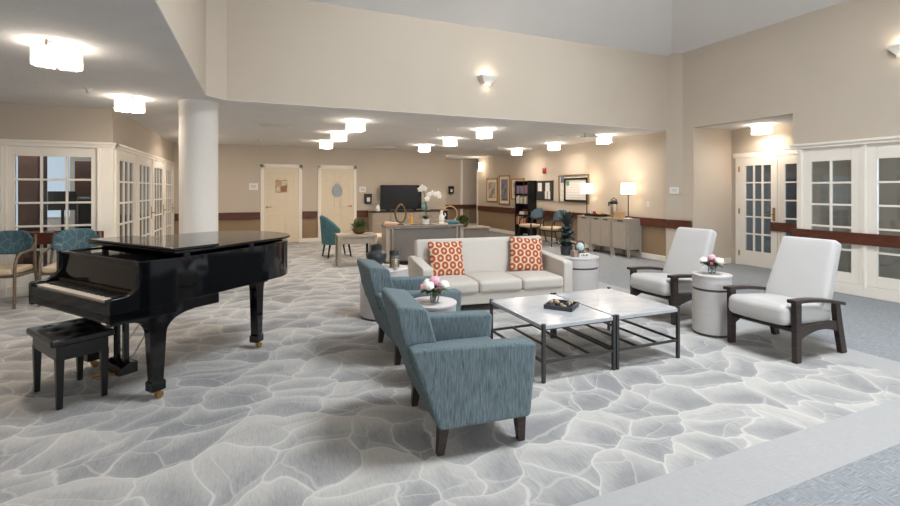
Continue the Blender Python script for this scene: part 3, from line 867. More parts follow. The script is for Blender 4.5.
drum('drum_table', 'wide pale drum table at the right sofa end, holding a spiky plant', (4.03, 5.08, 0), .27, .55, .41)
drum('drum_table', 'wide pale drum table with charcoal vase, behind the farther blue armchair', (1.36, 5.18, 0), .27, .55, .41)

# ------------------------------------------------------------------ marble coffee tables
def coffee():
    t = thing('coffee_table', 'marble-topped metal coffee table on the left, holding the dark tray', 'coffee table', group='paired marble coffee tables')
    w, d, z = .335, .43, .43
    MB().bb(-w - .007, w + .007, -d - .004, d + .004, z - .03, z).build('tabletop', M['marble'], t, bevel=.004)
    for sx in (-1, 1):
        for sy in (-1, 1):
            m = MB(); x, y = sx * (w - .004), sy * (d - .004); m.bb(x - .013, x + .013, y - .013, y + .013, 0, z + .012); m.build('leg', M['steel'], t, bevel=.003)
    m = MB()
    for sy in (-1, 1): m.bb(-w, w, sy * (d - .004) - .009, sy * (d - .004) + .009, .145, .165); m.bb(-w, w, sy * (d - .02) - .008, sy * (d - .02) + .008, z - .042, z - .03)
    for sx in (-1, 1): m.bb(sx * (w - .004) - .009, sx * (w - .004) + .009, -d, d, .145, .165); m.bb(sx * (w - .02) - .008, sx * (w - .02) + .008, -d, d, z - .042, z - .03)
    m.build('frame', M['steel'], t, bevel=.002)
    for x in (-.11, .11): MB().bb(x - .009, x + .009, -d, d, .146, .164).build('stretcher', M['steel'], t, bevel=.002)
    return t
CR = V(-.8)
ct = coffee(); ct.location = (2.325, 3.325, 0); ct.rotation_euler = (0, 0, CR)
dup(ct, (3.022, 3.315, 0), CR, 'marble-topped metal coffee table on the right with a bare top')
TT = .43
tr = thing('decorative_tray', 'square slate-grey tray of driftwood pieces on the marble table', 'tray', (2.44, 3.295, TT), V(38))
m = MB(); h = .115; m.bb(-h, h, -h, h, 0, .008)
for s in (-1, 1): m.bb(s * h - .006, s * h + .006, -h - .006, h + .006, 0, .036); m.bb(-h - .006, h + .006, s * h - .006, s * h + .006, 0, .036)
m.build('tray_body', M['tray'], tr, bevel=.002)
rnd = random.Random(4)
for k in range(15):
    x, y = rnd.uniform(-.08, .08), rnd.uniform(-.08, .08)
    p0 = tr.matrix_basis @ Vector((x, y, 0))
    o = MB().ball((0, 0, 0), (rnd.uniform(.022, .038), rnd.uniform(.014, .02), rnd.uniform(.012, .02)), 10, 7, Euler((rnd.uniform(-.4, .4), rnd.uniform(-.4, .4), rnd.uniform(0, 6))).to_matrix()).build('driftwood_piece', M['driftwood'] if k % 3 else M['darkstone'])
    o.location = (p0.x, p0.y, TT + .025 + .012 * (k // 6))
    tag(o, 'small tan driftwood pieces heaped in the slate tray' if k % 3 else 'small dark pods heaped among driftwood in the slate tray', 'driftwood' if k % 3 else 'pod', 'driftwood in the tray' if k % 3 else 'dark pods in the tray')

# ------------------------------------------------------------------ sofa (local +x along its length, -y is the front)
SR = V(-6.0)
so = thing('sofa', 'long pale linen sofa with three seat cushions', 'sofa', (2.765, 5.27, 0), SR)
W2 = .975
for s in (-1, 1):
    x0, x1 = sorted((s * W2, s * (W2 - .13)))
    m = MB(); m.prism([(-.43, .09), (.36, .09), (.40, .575), (.30, .595), (-.40, .55), (-.43, .525)], x0, x1, 'x'); m.build('arm', M['sofa'], so, bevel=.02, seg=3)
m = MB(); m.prism([(-.41, .09), (.34, .09), (.34, .225), (-.41, .225)], -W2 + .12, W2 - .12, 'x'); m.build('base', M['sofa'], so, bevel=.01)
for k in range(3):
    cx = (-1 + k) * .567
    m = MB(); m.cushion((cx, -.13, .288), (.562, .61, .145), .04, (0, .008, .02)); m.build('seat_cushion', M['sofa'], so)
m = MB(); Rb = Matrix.Rotation(V(-9), 3, 'X')
m.cushion((.0, .285, .535), (1.80, .17, .53), .04, (0, .012, 0), 14, Rb); m.build('backrest', M['sofa'], so)
for sx in (-1, 1):
    for y in (-.36, .30):
        MB().bb(sx * .93 - .025, sx * .93 + .025, y - .025, y + .025, 0, .095).build('foot', M['darkwood'], so)
SM = Matrix.Translation((2.765, 5.27, 0)) @ Matrix.Rotation(SR, 4, 'Z')
def pillow(label, x, y, z, rz, tilt, roll):
    m = MB(); S = .222
    def pinch(p):
        u, v = abs(p.x / S), abs(p.z / S); e = (1 - min(1, u) ** 3) * (1 - min(1, v) ** 3)
        p.y *= .18 + .82 * max(0, e) ** .6; k = 1 + .05 * (u * v) ** 2 - .03 * (1 - u * v) * max(u, v); p.x *= k; p.z *= k
        return p
    m.cushion((0, 0, 0), (2 * S, .17, 2 * S), .03, (0, 0, 0), 12, None, pinch)
    o = m.build('throw_pillow', M['pillow'])
    o.matrix_world = SM @ Matrix.Translation((x, y, z)) @ Matrix.Rotation(rz, 4, 'Z') @ Matrix.Rotation(tilt, 4, 'X') @ Matrix.Rotation(roll, 4, 'Y')
    return tag(o, label, 'pillow', 'orange patterned pillows')
pillow('orange and white ring-patterned pillow at the left end of the sofa', -.54, .085, .565, V(3), V(-18), V(1))
pillow('orange and white ring-patterned pillow, tilted, at the right end of the sofa', .575, .085, .58, V(-6), V(-18), V(5))

# ------------------------------------------------------------------ flowers
def bouquet(x, y, z, where, kind, seed):
    R = random.Random(seed)
    v = thing('glass_vase', 'small clear glass vase holding peonies on the drum table ' + where, 'vase', (x, y, z), group='glass vases')
    m = MB(); m.lathe([(.001, .004), (.030, .004), (.036, .03), (.034, .06), (.040, .085), (.037, .085), (.031, .06), (.033, .03), (.027, .008), (.001, .008)], 20, cap=False); m.build('vase_glass', M['clear'], v)
    b = thing('peony_bouquet', kind + ' peonies on the drum table ' + where, 'flowers', (x, y, z + .012), R.uniform(0, 6), group='peony bouquets')
    m = MB(); heads = []
    for k in range(7):
        a = 2 * PI * k / 6 + R.uniform(-.3, .3); rr = .075 if k < 6 else 0; zz = (.125 if k % 2 else .10) if k < 6 else .15
        heads.append((rr * math.cos(a), rr * math.sin(a), zz)); m.tube([(R.uniform(-.012, .012), R.uniform(-.012, .012), 0), (rr * .3 * math.cos(a), rr * .3 * math.sin(a), .07), heads[-1]], .0035, 6)
    m.build('stem', M['green'], b)
    m = MB()
    for k in range(34):
        a = R.uniform(0, 2 * PI); e = R.uniform(.05, .13)
        m.blade((.02 * math.cos(a), .02 * math.sin(a), .07), (e * math.cos(a), e * math.sin(a), R.uniform(.05, .12)), .042, (0, 0, .02))
    m.build('foliage', M['green'], b)
    for k, hp in enumerate(heads):
        m = MB(); c = Vector(hp); s = R.uniform(.044, .057) * (.65 if k == 2 else 1)
        m.ball(c, s * .62, 12, 8)
        for ring_, (nn, tilt, sz) in enumerate(((5, .35, .85), (6, .8, 1.0), (7, 1.25, 1.1))):
            for q in range(nn):
                a = 2 * PI * q / nn + ring_ * .5 + R.uniform(-.15, .15)
                d = Vector((math.sin(tilt) * math.cos(a), math.sin(tilt) * math.sin(a), math.cos(tilt)))
                Rq = d.to_track_quat('Z', 'X').to_matrix()
                m.ball(c + d * s * .5 * sz - Vector((0, 0, s * .1)), (s * .46 * sz, s * .40 * sz, s * .20), 8, 6, Rq @ Matrix.Rotation(R.uniform(-.4, .4), 3, 'Y'))
        m.build('flower', (M['pinkp'], M['whitep'], M['magp'], M['whitep'], M['pinkp'], M['whitep'], M['pinkp'])[k], b)
bouquet(4.235, 3.245, .60, 'between the white chairs', 'white and pale pink', 3)
bouquet(1.24, 3.235, .60, 'between the blue armchairs', 'pink and white', 11)

# charcoal vase and glass candle holder on the left wide drum
o = MB().lathe([(.001, 0), (.062, 0), (.07, .012), (.058, .04), (.10, .09), (.118, .135), (.108, .175), (.075, .20), (.068, .208), (.068, .262), (.074, .27), (.06, .27), (.056, .21), (.001, .2)], 36, cap=False).build('ceramic_vase', M['blackvase'], loc=(1.27, 5.17, .55))
tag(o, 'round charcoal ceramic vase on the wide drum table by the armchair', 'vase')
t = thing('candle_jar', 'patterned glass candle jar with dark lid beside the charcoal vase', 'jar', (1.475, 5.14, .55))
MB().lathe([(.05, 0), (.058, .01), (.058, .13), (.05, .145), (.048, .145), (.052, .13), (.052, .012), (.001, .012)], 28, cap=False).build('jar_glass', M['clear'], t)
m = MB(); m.lathe([(.045, .013), (.045, .09)], 20); m.build('candle', plain('amber_wax', rgb(206, 176, 128), .5, var=.3, scale=40), t)
MB().lathe([(.058, .146), (.058, .20), (.02, .205)], 24).build('lid', M['blackvase'], t)
for k, (dx, dy) in enumerate(((-.10, -.09), (.02, -.13))):
    o = MB().ball((0, 0, 0), (.026, .02, .018), 12, 8).build('polished_stone', M['white'] if k == 0 else M['driftwood'], loc=(1.42 + dx, 5.10 + dy, .568))
    tag(o, ('small white' if k == 0 else 'small tan') + ' stone on the wide drum table beside the candle jar', 'stone')

# ------------------------------------------------------------------ spiky plant, frame and glass ball on the right wide drum
DX, DY = 4.03, 5.08
pl = thing('spiky_plant', 'dark spiky plant with broad lower leaves on the right drum table', 'plant', (DX - .09, DY + .13, .55)); pl.scale = (1.18, 1.18, 1.12)
MB().lathe([(.05, 0), (.065, .01), (.075, .11), (.068, .115), (.06, .10), (.001, .10)], 20, cap=False).build('pot', M['blackvase'], pl)
MB().tube([(0, 0, .08), (.01, 0, .22), (0, .01, .40)], [.028, .022, .018], 8).build('stem', M['darkgreen'], pl)
m = MB(); R = random.Random(5)
for k in range(20):
    a = 2 * PI * k / 10 + R.uniform(-.12, .12) + (.3 if k > 9 else 0); e, up = ((.13, .10), (.075, .17))[k > 9]; e *= R.uniform(.85, 1.15)
    m.blade((.012 * math.cos(a), .012 * math.sin(a), .36), (e * math.cos(a), e * math.sin(a), .37 + up), .032, (0, 0, .012), side=(-math.sin(a), math.cos(a), 0))
m.build('top_rosette', M['darkgreen'], pl)
m = MB()
for k in range(22):
    a = 2.4 * k; z0 = .10 + .22 * k / 22; e = R.uniform(.08, .135)
    m.blade((.02 * math.cos(a), .02 * math.sin(a), z0), (e * math.cos(a), e * math.sin(a), z0 + R.uniform(.0, .05)), .10, (0, 0, .035), 6, .003, side=(-math.sin(a), math.cos(a), R.uniform(-.5, .5)))
m.build('foliage', M['darkgreen'], pl)
t = thing('photo_block', 'small white lettered block standing on the right drum table', 'ornament', (DX + .02, DY - .10, .55), V(-8))
MB().bb(-.075, .075, -.02, .02, 0, .045).build('block', M['white'], t, bevel=.003)
m = MB()
for k in range(5): m.bb(-.05 + k * .023, -.038 + k * .023, -.023, -.02, .012, .012 + (.02, .028, .018, .026, .02)[k]); m.bb(-.05 + k * .023, -.036 + k * .023, -.023, -.02, .010, .014)
m.build('lettering', M['blackvase'], t)
t = thing('glass_ball', 'pale glass ball in a dark ring stand on the right drum table', 'ornament', (DX + .035, DY + .0, .55))
m = MB(); m.tube([(.075 * math.cos(2 * PI * k / 24), 0, .12 + .075 * math.sin(2 * PI * k / 24)) for k in range(24)], .010, 8, True); m.bb(-.06, .06, -.03, .03, 0, .05); m.build('stand', M['bronze'], t)
MB().ball((0, 0, .12), .06, 20, 12).build('ball', plain('pale_glass_ball', rgb(190, 208, 210), .1), t)
o = MB().bb(-.03, .03, -.04, .04, 0, .085).build('small_box', plain('dusty_rose_box', rgb(158, 134, 122), .6), bevel=.004, loc=(DX - .11, DY - .06, .55))
tag(o, 'small dusty brown box on the right drum table, left of the lettered block', 'box')

# ------------------------------------------------------------------ grey desk and what stands on it (far middle)
DR = V(-7)
dk = thing('writing_desk', 'long grey desk with modesty panel behind the sofa', 'desk', (3.08, 8.72, 0), DR)
MB().bb(-.78, .78, -.33, .33, .72, .755).build('desktop', M['deskgrey'], dk, bevel=.003)
for s in (-1, 1): MB().bb(s * .735 - .035, s * .735 + .035, -.31, .31, .07, .72).build('end_panel', M['greigewood'], dk, bevel=.004)  # paler than the rest of the desk: light on the end painted in
MB().bb(-.70, .70, -.28, -.25, .09, .70).build('modesty_panel', M['deskgrey'], dk)
for s in (-1, 1): MB().bb(s * .64 - .015, s * .64 + .015, -.295, -.28, .09, .72).build('panel_batten', M['nickel'], dk)
MB().bb(-.76, .76, -.29, .29, 0, .07).build('plinth', M['blackm'], dk)
DM = Matrix.Translation((3.08, 8.72, .755)) @ Matrix.Rotation(DR, 4, 'Z')
def on_desk(o, x, y, label, cat, rz=0):
    o.matrix_world = DM @ Matrix.Translation((x, y, 0)) @ Matrix.Rotation(rz, 4, 'Z'); return tag(o, label, cat)
def E_(name):
    o = bpy.data.objects.new(name, None); COL.objects.link(o); o.empty_display_size = .1; return o
t = on_desk(E_('ring_sculpture'), -.46, -.12, 'tall oval wooden ring sculpture standing on the grey desk', 'sculpture')
m = MB(); m.tube([(.105 * math.cos(2 * PI * k / 32) * (1 - .25 * max(0, math.sin(2 * PI * k / 32))), 0, .225 + .175 * math.sin(2 * PI * k / 32)) for k in range(32)], .017, 8, True); m.build('ring', M['bronze'], t)
m = MB(); m.bb(-.06, .06, -.04, .04, 0, .022); m.tube([(0, 0, .02), (0, 0, .06)], .012, 8); m.build('stand', M['bronze'], t)
o = MB().bb(-.22, .22, -.13, .13, 0, .006).build('table_runner', M['darkmetal']); on_desk(o, -.02, -.05, 'dark flat mat lying on the grey desk between the ring and the orchid', 'mat')
t = on_desk(E_('figurine'), -.22, .02, 'small yellow figurine on the grey desk, right of the wooden ring', 'figurine')
m = MB(); m.lathe([(.035, 0), (.04, .01), (.028, .05), (.036, .09), (.025, .13), (.012, .16), (.018, .175), (.02, .19), (.001, .205)], 16, cap=False); m.build('body', M['yellow'], t)
MB().tube([(-.02, 0, .12), (-.055, 0, .14), (-.06, 0, .17)], .009, 6).build('arm', M['yellow'], t)
# orchid
t = on_desk(E_('potted_orchid'), .05, -.10, 'white orchid in a white pot on the grey desk', 'plant')
MB().lathe([(.05, 0), (.062, .01), (.072, .09), (.075, .105), (.068, .105), (.06, .08), (.001, .08)], 24, cap=False).build('pot', M['white'], t)
m = MB()
for k in range(8):
    a = 2 * PI * k / 8 + .3; m.blade((.01 * math.cos(a), .01 * math.sin(a), .09), (.16 * math.cos(a), .12 * math.sin(a), .12 + .04 * (k % 2)), .05, (0, 0, .05), 6)
m.build('foliage', M['darkgreen'], t)
m = MB(); m.tube([(0, 0, .09), (.015, 0, .3), (0, 0, .5), (.04, 0, .60), (.16, 0, .63), (.27, 0, .58)], .006, 6); m.tube([(0, 0, .09), (0, 0, .3), (-.02, 0, .55), (-.05, 0, .69), (-.10, 0, .73)], .006, 6); m.build('stem', M['green'], t)
for (fx, fz) in ((.27, .56), (.20, .60), (.13, .62), (.06, .59), (.02, .51), (-.08, .74), (-.03, .71), (-.12, .70), (.25, .61)):
    m = MB()
    for q in range(5):
        a = 2 * PI * q / 5 + PI / 2; c = Vector((fx + .027 * math.cos(a), -.02, fz + .027 * math.sin(a)))
        m.ball(c, (.030, .012, .024), 10, 6, Matrix.Rotation(-a, 3, 'Y'))
    m.ball((fx, -.032, fz), .010, 8, 6); m.build('flower', M['whitep'], t)
t = on_desk(E_('figurine'), .42, .08, 'white standing bird-like figurine on the grey desk, right of the orchid', 'figurine')
m = MB(); m.lathe([(.05, 0), (.05, .015), (.04, .03), (.062, .09), (.05, .15), (.022, .20), (.026, .23), (.03, .25), (.001, .275)], 18, cap=False); m.tube([(.04, 0, .12), (.085, 0, .17), (.07, 0, .21)], .012, 6); m.build('body', M['white'], t)
t = on_desk(E_('ring_sculpture'), .62, .16, 'thin round rattan ring standing near the right end of the grey desk', 'sculpture')
m = MB(); m.tube([(.16 * math.cos(2 * PI * k / 32), 0, .19 + .16 * math.sin(2 * PI * k / 32)) for k in range(32)], .013, 8, True); m.build('ring', M['wicker'], t)
m = MB(); m.bb(-.07, .07, -.04, .04, 0, .03); m.build('stand', M['wicker'], t)
t = on_desk(E_('folded_cloth'), .60, -.08, 'folded blue cloth lying near the right end of the grey desk', 'cloth')
MB().cushion((0, 0, .035), (.26, .16, .07), .028, (0, 0, .012), 6).build('fold', M['teal'], t)
o = MB().bb(-.13, .13, -.10, .10, 0, .012).build('wooden_board', M['orange'], bevel=.003); on_desk(o, -.62, -.06, 'flat orange wooden board at the left end of the grey desk', 'board', .2)
o = MB().bb(-.09, .09, -.07, .07, 0, .03).build('stacked_book', M['cream'], bevel=.003); on_desk(o, .38, -.16, 'cream book lying on the grey desk in front of the white figurine', 'book', .1)

# small table with planter, teal chair, cream chair (far left-middle)
t = thing('side_table', 'pale greige slab-leg table with a drawer, under the round planter', 'table', (1.80, 8.99, 0), V(-4))
MB().bb(-.37, .37, -.30, .30, .545, .585).build('tabletop', M['greigewood'], t, bevel=.004)
for s in (-1, 1): 
    m = MB(); 
    for y in (-.25, .25): m.bb(s * .335 - .03, s * .335 + .03, y - .045, y + .045, 0, .545)
    m.bb(s * .335 - .03, s * .335 + .03, -.25, .25, 0, .05); m.build('leg', M['greigewood'], t, bevel=.004)
MB().bb(-.305, .305, -.27, .27, .42, .545).build('drawer', M['greigewood'], t, bevel=.004)
MB().bb(-.32, .32, -.28, -.23, 0, .045).build('floor_rail', M['greigewood'], t, bevel=.004)
def planter(name, label, loc, r, seed, z=0):
    R = random.Random(seed); p = thing(name, label, 'plant', loc)
    MB().lathe([(.001, 0), (r * .4, 0), (r * .72, r * .2), (r * .9, r * .55), (r * .88, r * .7), (r * .8, r * .7), (r * .8, r * .5), (.001, r * .45)], 28, cap=False).build('bowl', M['bronze'], p)
    m = MB()
    for k in range(110):
        a = R.uniform(0, 2 * PI); el = R.uniform(-.35, 1.5); L = r * R.uniform(.7, 1.15)
        d = Vector((math.cos(a) * math.cos(el), math.sin(a) * math.cos(el), math.sin(el)))
        b = Vector((R.uniform(-.5, .5) * r, R.uniform(-.5, .5) * r, r * R.uniform(.6, .95))); m.blade(b, b + d * L, r * .38, (0, 0, r * .1), 4, .002)
    m.build('foliage', M['green'], p)
    for k in range(3):
        m = MB(); a0 = R.uniform(0, 3); m.tube([(r * 1.02 * math.cos(a0) * math.cos(V(q)), r * 1.02 * math.sin(a0) * math.cos(V(q)), r * .95 + r * .95 * math.sin(V(q))) for q in range(0, 181, 15)], r * .04, 6); m.build('hoop', M['bronze'], p)
planter('potted_plant', 'leafy green plant in a bronze bowl on the greige slab-leg table', (1.86, 8.95, .585), .155, 2)
t = thing('side_table', 'low grey table holding a leafy bowl, right of the grey desk', 'table', (4.95, 10.35, 0), V(-4))
MB().bb(-.40, .40, -.28, .28, .50, .53).build('tabletop', M['greigewood'], t, bevel=.004)
MB().bb(-.37, .37, -.25, .25, .06, .50).build('body', M['deskgrey'], t, bevel=.003)
m = MB(); m.bb(-.33, .33, -.262, -.25, .10, .46); m.build('drawer', M['deskgrey'], t, bevel=.003)
MB().bb(-.35, .35, -.22, .22, 0, .06).build('plinth', M['blackm'], t)
planter('potted_plant', 'leafy green plant in a bowl on the low grey table beyond the desk', (4.70, 10.30, .53), .16, 8)
t = thing('tufted_chair', 'teal tufted chair with black legs beside the slab-leg table', 'chair', (1.62, 10.15, 0), V(8))
def curveback(m, r0, r1, z0, z1, a0, a1, flare=0, n=16, fall=.0):
    for i in range(n):
        pass
    R0 = []; 
    for i in range(n + 1):
        a = V(a0 + (a1 - a0) * i / n); u = abs(2 * i / n - 1); zt = z1 - fall * u ** 2
        R0.append([m._v((r * math.cos(a), r * math.sin(a), z)) for r, z in ((r0, z0), (r1, z0), (r1 + flare, zt - .03), (r1 + flare - .02, zt), (r0 + flare + .015, zt), (r0 + flare, zt - .03))])
    for A, B in zip(R0, R0[1:]):
        for k in range(6): m._f([A[k], A[(k + 1) % 6], B[(k + 1) % 6], B[k]])
    m._f(R0[0][::-1]); m._f(R0[-1])
m = MB(); curveback(m, .25, .31, .28, .90, 95, 265, .05, 18, .28); m.build('backrest', M['teal'], t)
MB().cushion((.02, 0, .40), (.52, .50, .14), .05, (0, 0, .02)).build('seat', M['teal'], t)
MB().bb(-.2, .22, -.2, .2, .27, .34).build('seat_frame', M['teal'], t)
for x in (-.2, .2):
    for y in (-.19, .19): MB().tube([(x, y, .3), (x * 1.25, y * 1.1, 0)], [.024, .014], 8).build('leg', M['blackm'], t)
t = thing('upholstered_chair', 'cream upholstered low chair behind the slab-leg table', 'chair', (2.50, 9.75, 0), V(15))
MB().cushion((0, 0, .40), (.55, .58, .16), .05, (0, 0, .02)).build('seat', M['cream'], t)
MB().cushion((.26, 0, .56), (.13, .58, .36), .05, (.01, 0, 0), 8, Matrix.Rotation(V(10), 3, 'Y')).build('backrest', M['cream'], t)
for x in (-.22, .22):
    for y in (-.23, .23): MB().bb(x - .018, x + .018, y - .018, y + .018, 0, .34).build('leg', M['blackm'], t)

# ------------------------------------------------------------------ far wall: media cabinet, television, dispensers, signs
t = thing('media_cabinet', 'long pale wood cabinet under the television', 'cabinet', (4.02, 12.92, 0))
MB().bb(-1.02, 1.02, -.24, .24, .08, .80).build('body', M['greigewood'], t, bevel=.004)
MB().bb(-1.05, 1.05, -.26, .25, .80, .83).build('cabinet_top', M['darkmetal'], t, bevel=.004)
for k in range(4):
    d = MB().bb(-1.0 + k * .502, -1.0 + k * .502 + .494, -.256, -.24, .10, .785).build('door', M['greigewood'], t, bevel=.003)
    MB().bb(-1.0 + k * .502 + (.44 if k % 2 == 0 else .03), -1.0 + k * .502 + (.46 if k % 2 == 0 else .05), -.272, -.256, .45, .6).build('handle', M['nickel'], d)
MB().bb(-.98, .98, -.2, .2, 0, .08).build('plinth', M['blackm'], t)
t = thing('television', 'wide black flat television standing on the pale media cabinet', 'television', (3.93, 12.98, .83))
MB().bb(-.625, .625, -.02, .025, .05, .75).build('casing', M['blackm'], t, bevel=.004)
MB().bb(-.61, .61, -.023, -.019, .065, .735).build('screen', M['tv'], t, smooth=False)
for s in (-1, 1): MB().bb(s * .4 - .02, s * .4 + .02, -.12, .12, 0, .06).build('foot', M['blackm'], t)
t = thing('vase', 'small white vase on the cabinet, left of the television', 'vase', (3.20, 12.86, .83))
MB().lathe([(.05, 0), (.07, .06), (.06, .12), (.03, .17), (.04, .2), (.03, .2), (.02, .16), (.001, .12)], 18, cap=False).build('body', M['white'], t)
m = MB(); R = random.Random(3)
for k in range(9): a = R.uniform(0, 6.3); m.blade((0, 0, .18), (.07 * math.cos(a), .07 * math.sin(a), .26 + R.uniform(0, .06)), .02)
m.build('dried_stem', M['cream'], t)
t = thing('vase', 'round pale blue vase on the cabinet, right of the television', 'vase', (4.62, 12.86, .83)); t.scale = (.85, .85, .85)
MB().lathe([(.05, 0), (.12, .07), (.135, .14), (.10, .21), (.05, .25), (.06, .28), (.05, .28), (.04, .25), (.001, .2)], 22, cap=False).build('body', plain('pale_blue_glaze', rgb(130, 172, 178), .3), t)
t = thing('side_cabinet', 'small dark open cube at the right end of the media cabinet', 'cabinet', (5.20, 12.95, 0))
m = MB(); m.bb(-.13, .13, -.2, .2, .0, .86); m.build('body', M['greigewood'], t, bevel=.004)
MB().bb(-.11, .11, -.21, -.2, .55, .82).build('opening', M['darkmetal'], t)
def wall_box(name, label, cat, x0, x1, z0, z1, y, dep, mat, extra=None):
    t = thing(name, label, cat, ((x0 + x1) / 2, y, (z0 + z1) / 2)); w, h = (x1 - x0) / 2, (z1 - z0) / 2
    MB().bb(-w, w, -dep, 0, -h, h).build('plate' if dep < .03 else 'body', mat, t, bevel=min(.02, dep * .3))
    return t, w, h
def room_sign(label, x0, x1, z0, z1, y):
    t, w, h = wall_box('room_sign', label, 'sign', x0, x1, z0, z1, y, .012, M['sign'])
    m = MB()
    for z in (h * .25, -h * .05, -h * .35): m.bb(-w * .55, w * .55, -.014, -.012, z - h * .07, z + h * .07)
    m.build('lettering', M['signink'], t)
room_sign('white room sign on the far wall, left of the first panel door', -.16, .06, 1.44, 1.62, YB)
room_sign('white room sign on the far wall, right of the second panel door', 2.74, 2.94, 1.37, 1.53, YB)
def sanitizer(label, loc):
    t = thing('sanitizer_dispenser', label, 'dispenser', loc)
    MB().prism([(-.10, -.13), (-.07, -.15), (.07, -.15), (.10, -.13), (.11, .14), (-.11, .14)], -.10, 0).build('body', M['blackm'], t, bevel=.015)
    MB().bb(-.045, .045, -.106, -.10, -.09, .03).build('label_window', M['paper'], t)
sanitizer('black sanitizer dispenser on the far wall, left of the television', (2.99, YB, 1.19))
sanitizer('black sanitizer dispenser on the hall wall beyond the far wall end', (6.95, 16.4, 1.44))
# decorations on the two doors
t = thing('door_decoration', 'square wooden plaque of pictures hung on the left panel door', 'decoration', (.64, YB - .03, 1.54))
MB().bb(-.15, .15, 0, .014, -.17, .17).build('plaque', picture_mat('plaque_print', [rgb(170, 120, 90), rgb(206, 190, 150), rgb(96, 110, 80), rgb(190, 140, 110)], 9), t, bevel=.006)
TL = [plain('plaque_tile', rgb(*c), .6, var=.15, scale=20) for c in ((196, 146, 122), (200, 196, 160), (206, 192, 160), (160, 96, 76))]
for q, (a, b, c, d) in enumerate(((-.13, -.01, .02, .15), (.01, .13, .03, .14), (-.13, -.03, -.15, -.01), (.0, .13, -.15, .0))): MB().bb(a, b, -.008, 0, c, d).build('tile', TL[q], t, bevel=.003)
t = thing('door_decoration', 'grey egg-shaped hanging ornament on the right panel door', 'decoration', (2.115, YB - .03, 1.42))
m = MB(); m.X = Matrix.Translation((0, .008, 0)) @ Matrix.Rotation(PI / 2, 4, 'X')
pts = [(.145 * math.cos(2 * PI * k / 28) * (1 - .12 * math.sin(2 * PI * k / 28)), .185 * math.sin(2 * PI * k / 28)) for k in range(28)]
m.prism(pts, -.006, .008, 'z'); m.build('plaque', picture_mat('egg_print', [rgb(130, 136, 142), rgb(160, 164, 168), rgb(120, 140, 160)], 20), t, bevel=.003)
MB().tube([(-.05, 0, .17), (0, .01, .25), (.05, 0, .17)], .005, 6).build('hanger', M['driftwood'], t)

# ------------------------------------------------------------------ long right wall (faces -X)
def frame_pic(label, y0, y1, z0, z1, fm, mm, am, fw=.05, mw=.09, name='framed_picture', cat='picture'):
    t = thing(name, label, cat, (XW, (y0 + y1) / 2, (z0 + z1) / 2)); w, h = abs(y1 - y0) / 2, (z1 - z0) / 2
    m = MB()
    for s in (-1, 1): m.bb(-.035, 0, s * w - (fw if s > 0 else 0), s * w + (0 if s > 0 else fw), -h, h); m.bb(-.035, 0, -w, w, s * h - (fw if s > 0 else 0), s * h + (0 if s > 0 else fw))
    m.build('frame', fm, t, bevel=.008)
    MB().bb(-.014, 0, -w + fw * .8, w - fw * .8, -h + fw * .8, h - fw * .8).build('mat_board', mm, t, smooth=False)
    MB().bb(-.018, -.013, -w + fw + mw, w - fw - mw, -h + fw + mw, h - fw - mw).build('print', am, t, smooth=False)
    return t, w, h
frame_pic('gold-framed tan and rose print, farthest of the three wall pictures', 14.6, 13.80, 1.01, 1.85, M['gold'], M['mat_board'], picture_mat('rose_print', [rgb(150, 110, 90), rgb(196, 180, 160), rgb(110, 112, 120), rgb(180, 150, 128)], 4))
frame_pic('tall gold-framed purple-blue print, middle of the three wall pictures', 13.68, 12.97, .94, 1.93, M['gold'], M['mat_board'], picture_mat('violet_print', [rgb(84, 82, 110), rgb(150, 140, 150), rgb(70, 80, 110), rgb(170, 150, 130)], 5))
frame_pic('gold-framed picture partly hidden behind the black bookcase', 12.88, 12.10, 1.12, 1.81, M['gold'], M['mat_board'], picture_mat('teal_print', [rgb(110, 120, 120), rgb(170, 164, 150), rgb(90, 100, 110)], 5))
# black board with papers
t = thing('bulletin_board', 'black bulletin board with four white papers beside the bookcase', 'board', (XW, 11.02, 1.42))
MB().bb(-.03, 0, -.40, .40, -.28, .28).build('panel', M['pinb'], t, bevel=.006)
for (y, z, w, h) in ((.22, .10, .10, .12), (-.16, .10, .10, .12), (-.09, -.13, .055, .11), (-.23, -.13, .055, .11)):
    MB().bb(-.035, -.03, y - w, y + w, z - h, z + h).build('paper', M['paper'], t, smooth=False)
# notice board
t = thing('notice_board', 'large framed white notice board on the wall beyond the lamps', 'board', (XW, 9.74, 1.47))
m = MB()
for s in (-1, 1): m.bb(-.04, 0, s * .59 - .015, s * .59 + .015, -.36, .36); m.bb(-.04, 0, -.6, .6, s * .35 - .015, s * .35 + .015)
m.build('frame', M['nickel'], t, bevel=.004)
MB().bb(-.012, 0, -.58, .58, -.34, .34).build('backing', M['mat_board'], t, smooth=False)
m = MB(); y0, y1 = .34, -.55
for y in (y0, y1): m.bb(-.045, -.012, y - .025, y + .025, -.32, .27)
for z in (-.31, .255): m.bb(-.045, -.012, y1, y0, z - .025, z + .025)
m.build('inner_frame', M['blackm'], t, bevel=.004)
MB().bb(-.022, -.012, y1 + .02, y0 - .02, -.29, .235).build('whiteboard', paper_mat('whiteboard_lines', 30, (222, 218, 212), (186, 184, 182)), t, smooth=False)
MB().bb(-.026, -.022, .16, .28, .08, .2).build('green_note', plain('green_note', rgb(92, 140, 96), .6), t, smooth=False)
for z, mt in ((.24, plain('blue_note', rgb(96, 106, 140), .6)), (.02, M['paper']), (-.2, M['paper'])):
    MB().bb(-.016, -.012, .40, .54, z - .08, z + .08).build('paper', mt, t, smooth=False)
t = thing('fire_alarm', 'small red fire alarm high on the wall above the bulletin board', 'alarm', (XW, 11.03, 1.98))
MB().bb(-.05, 0, -.06, .06, -.07, .08).build('body', M['red'], t, bevel=.008)
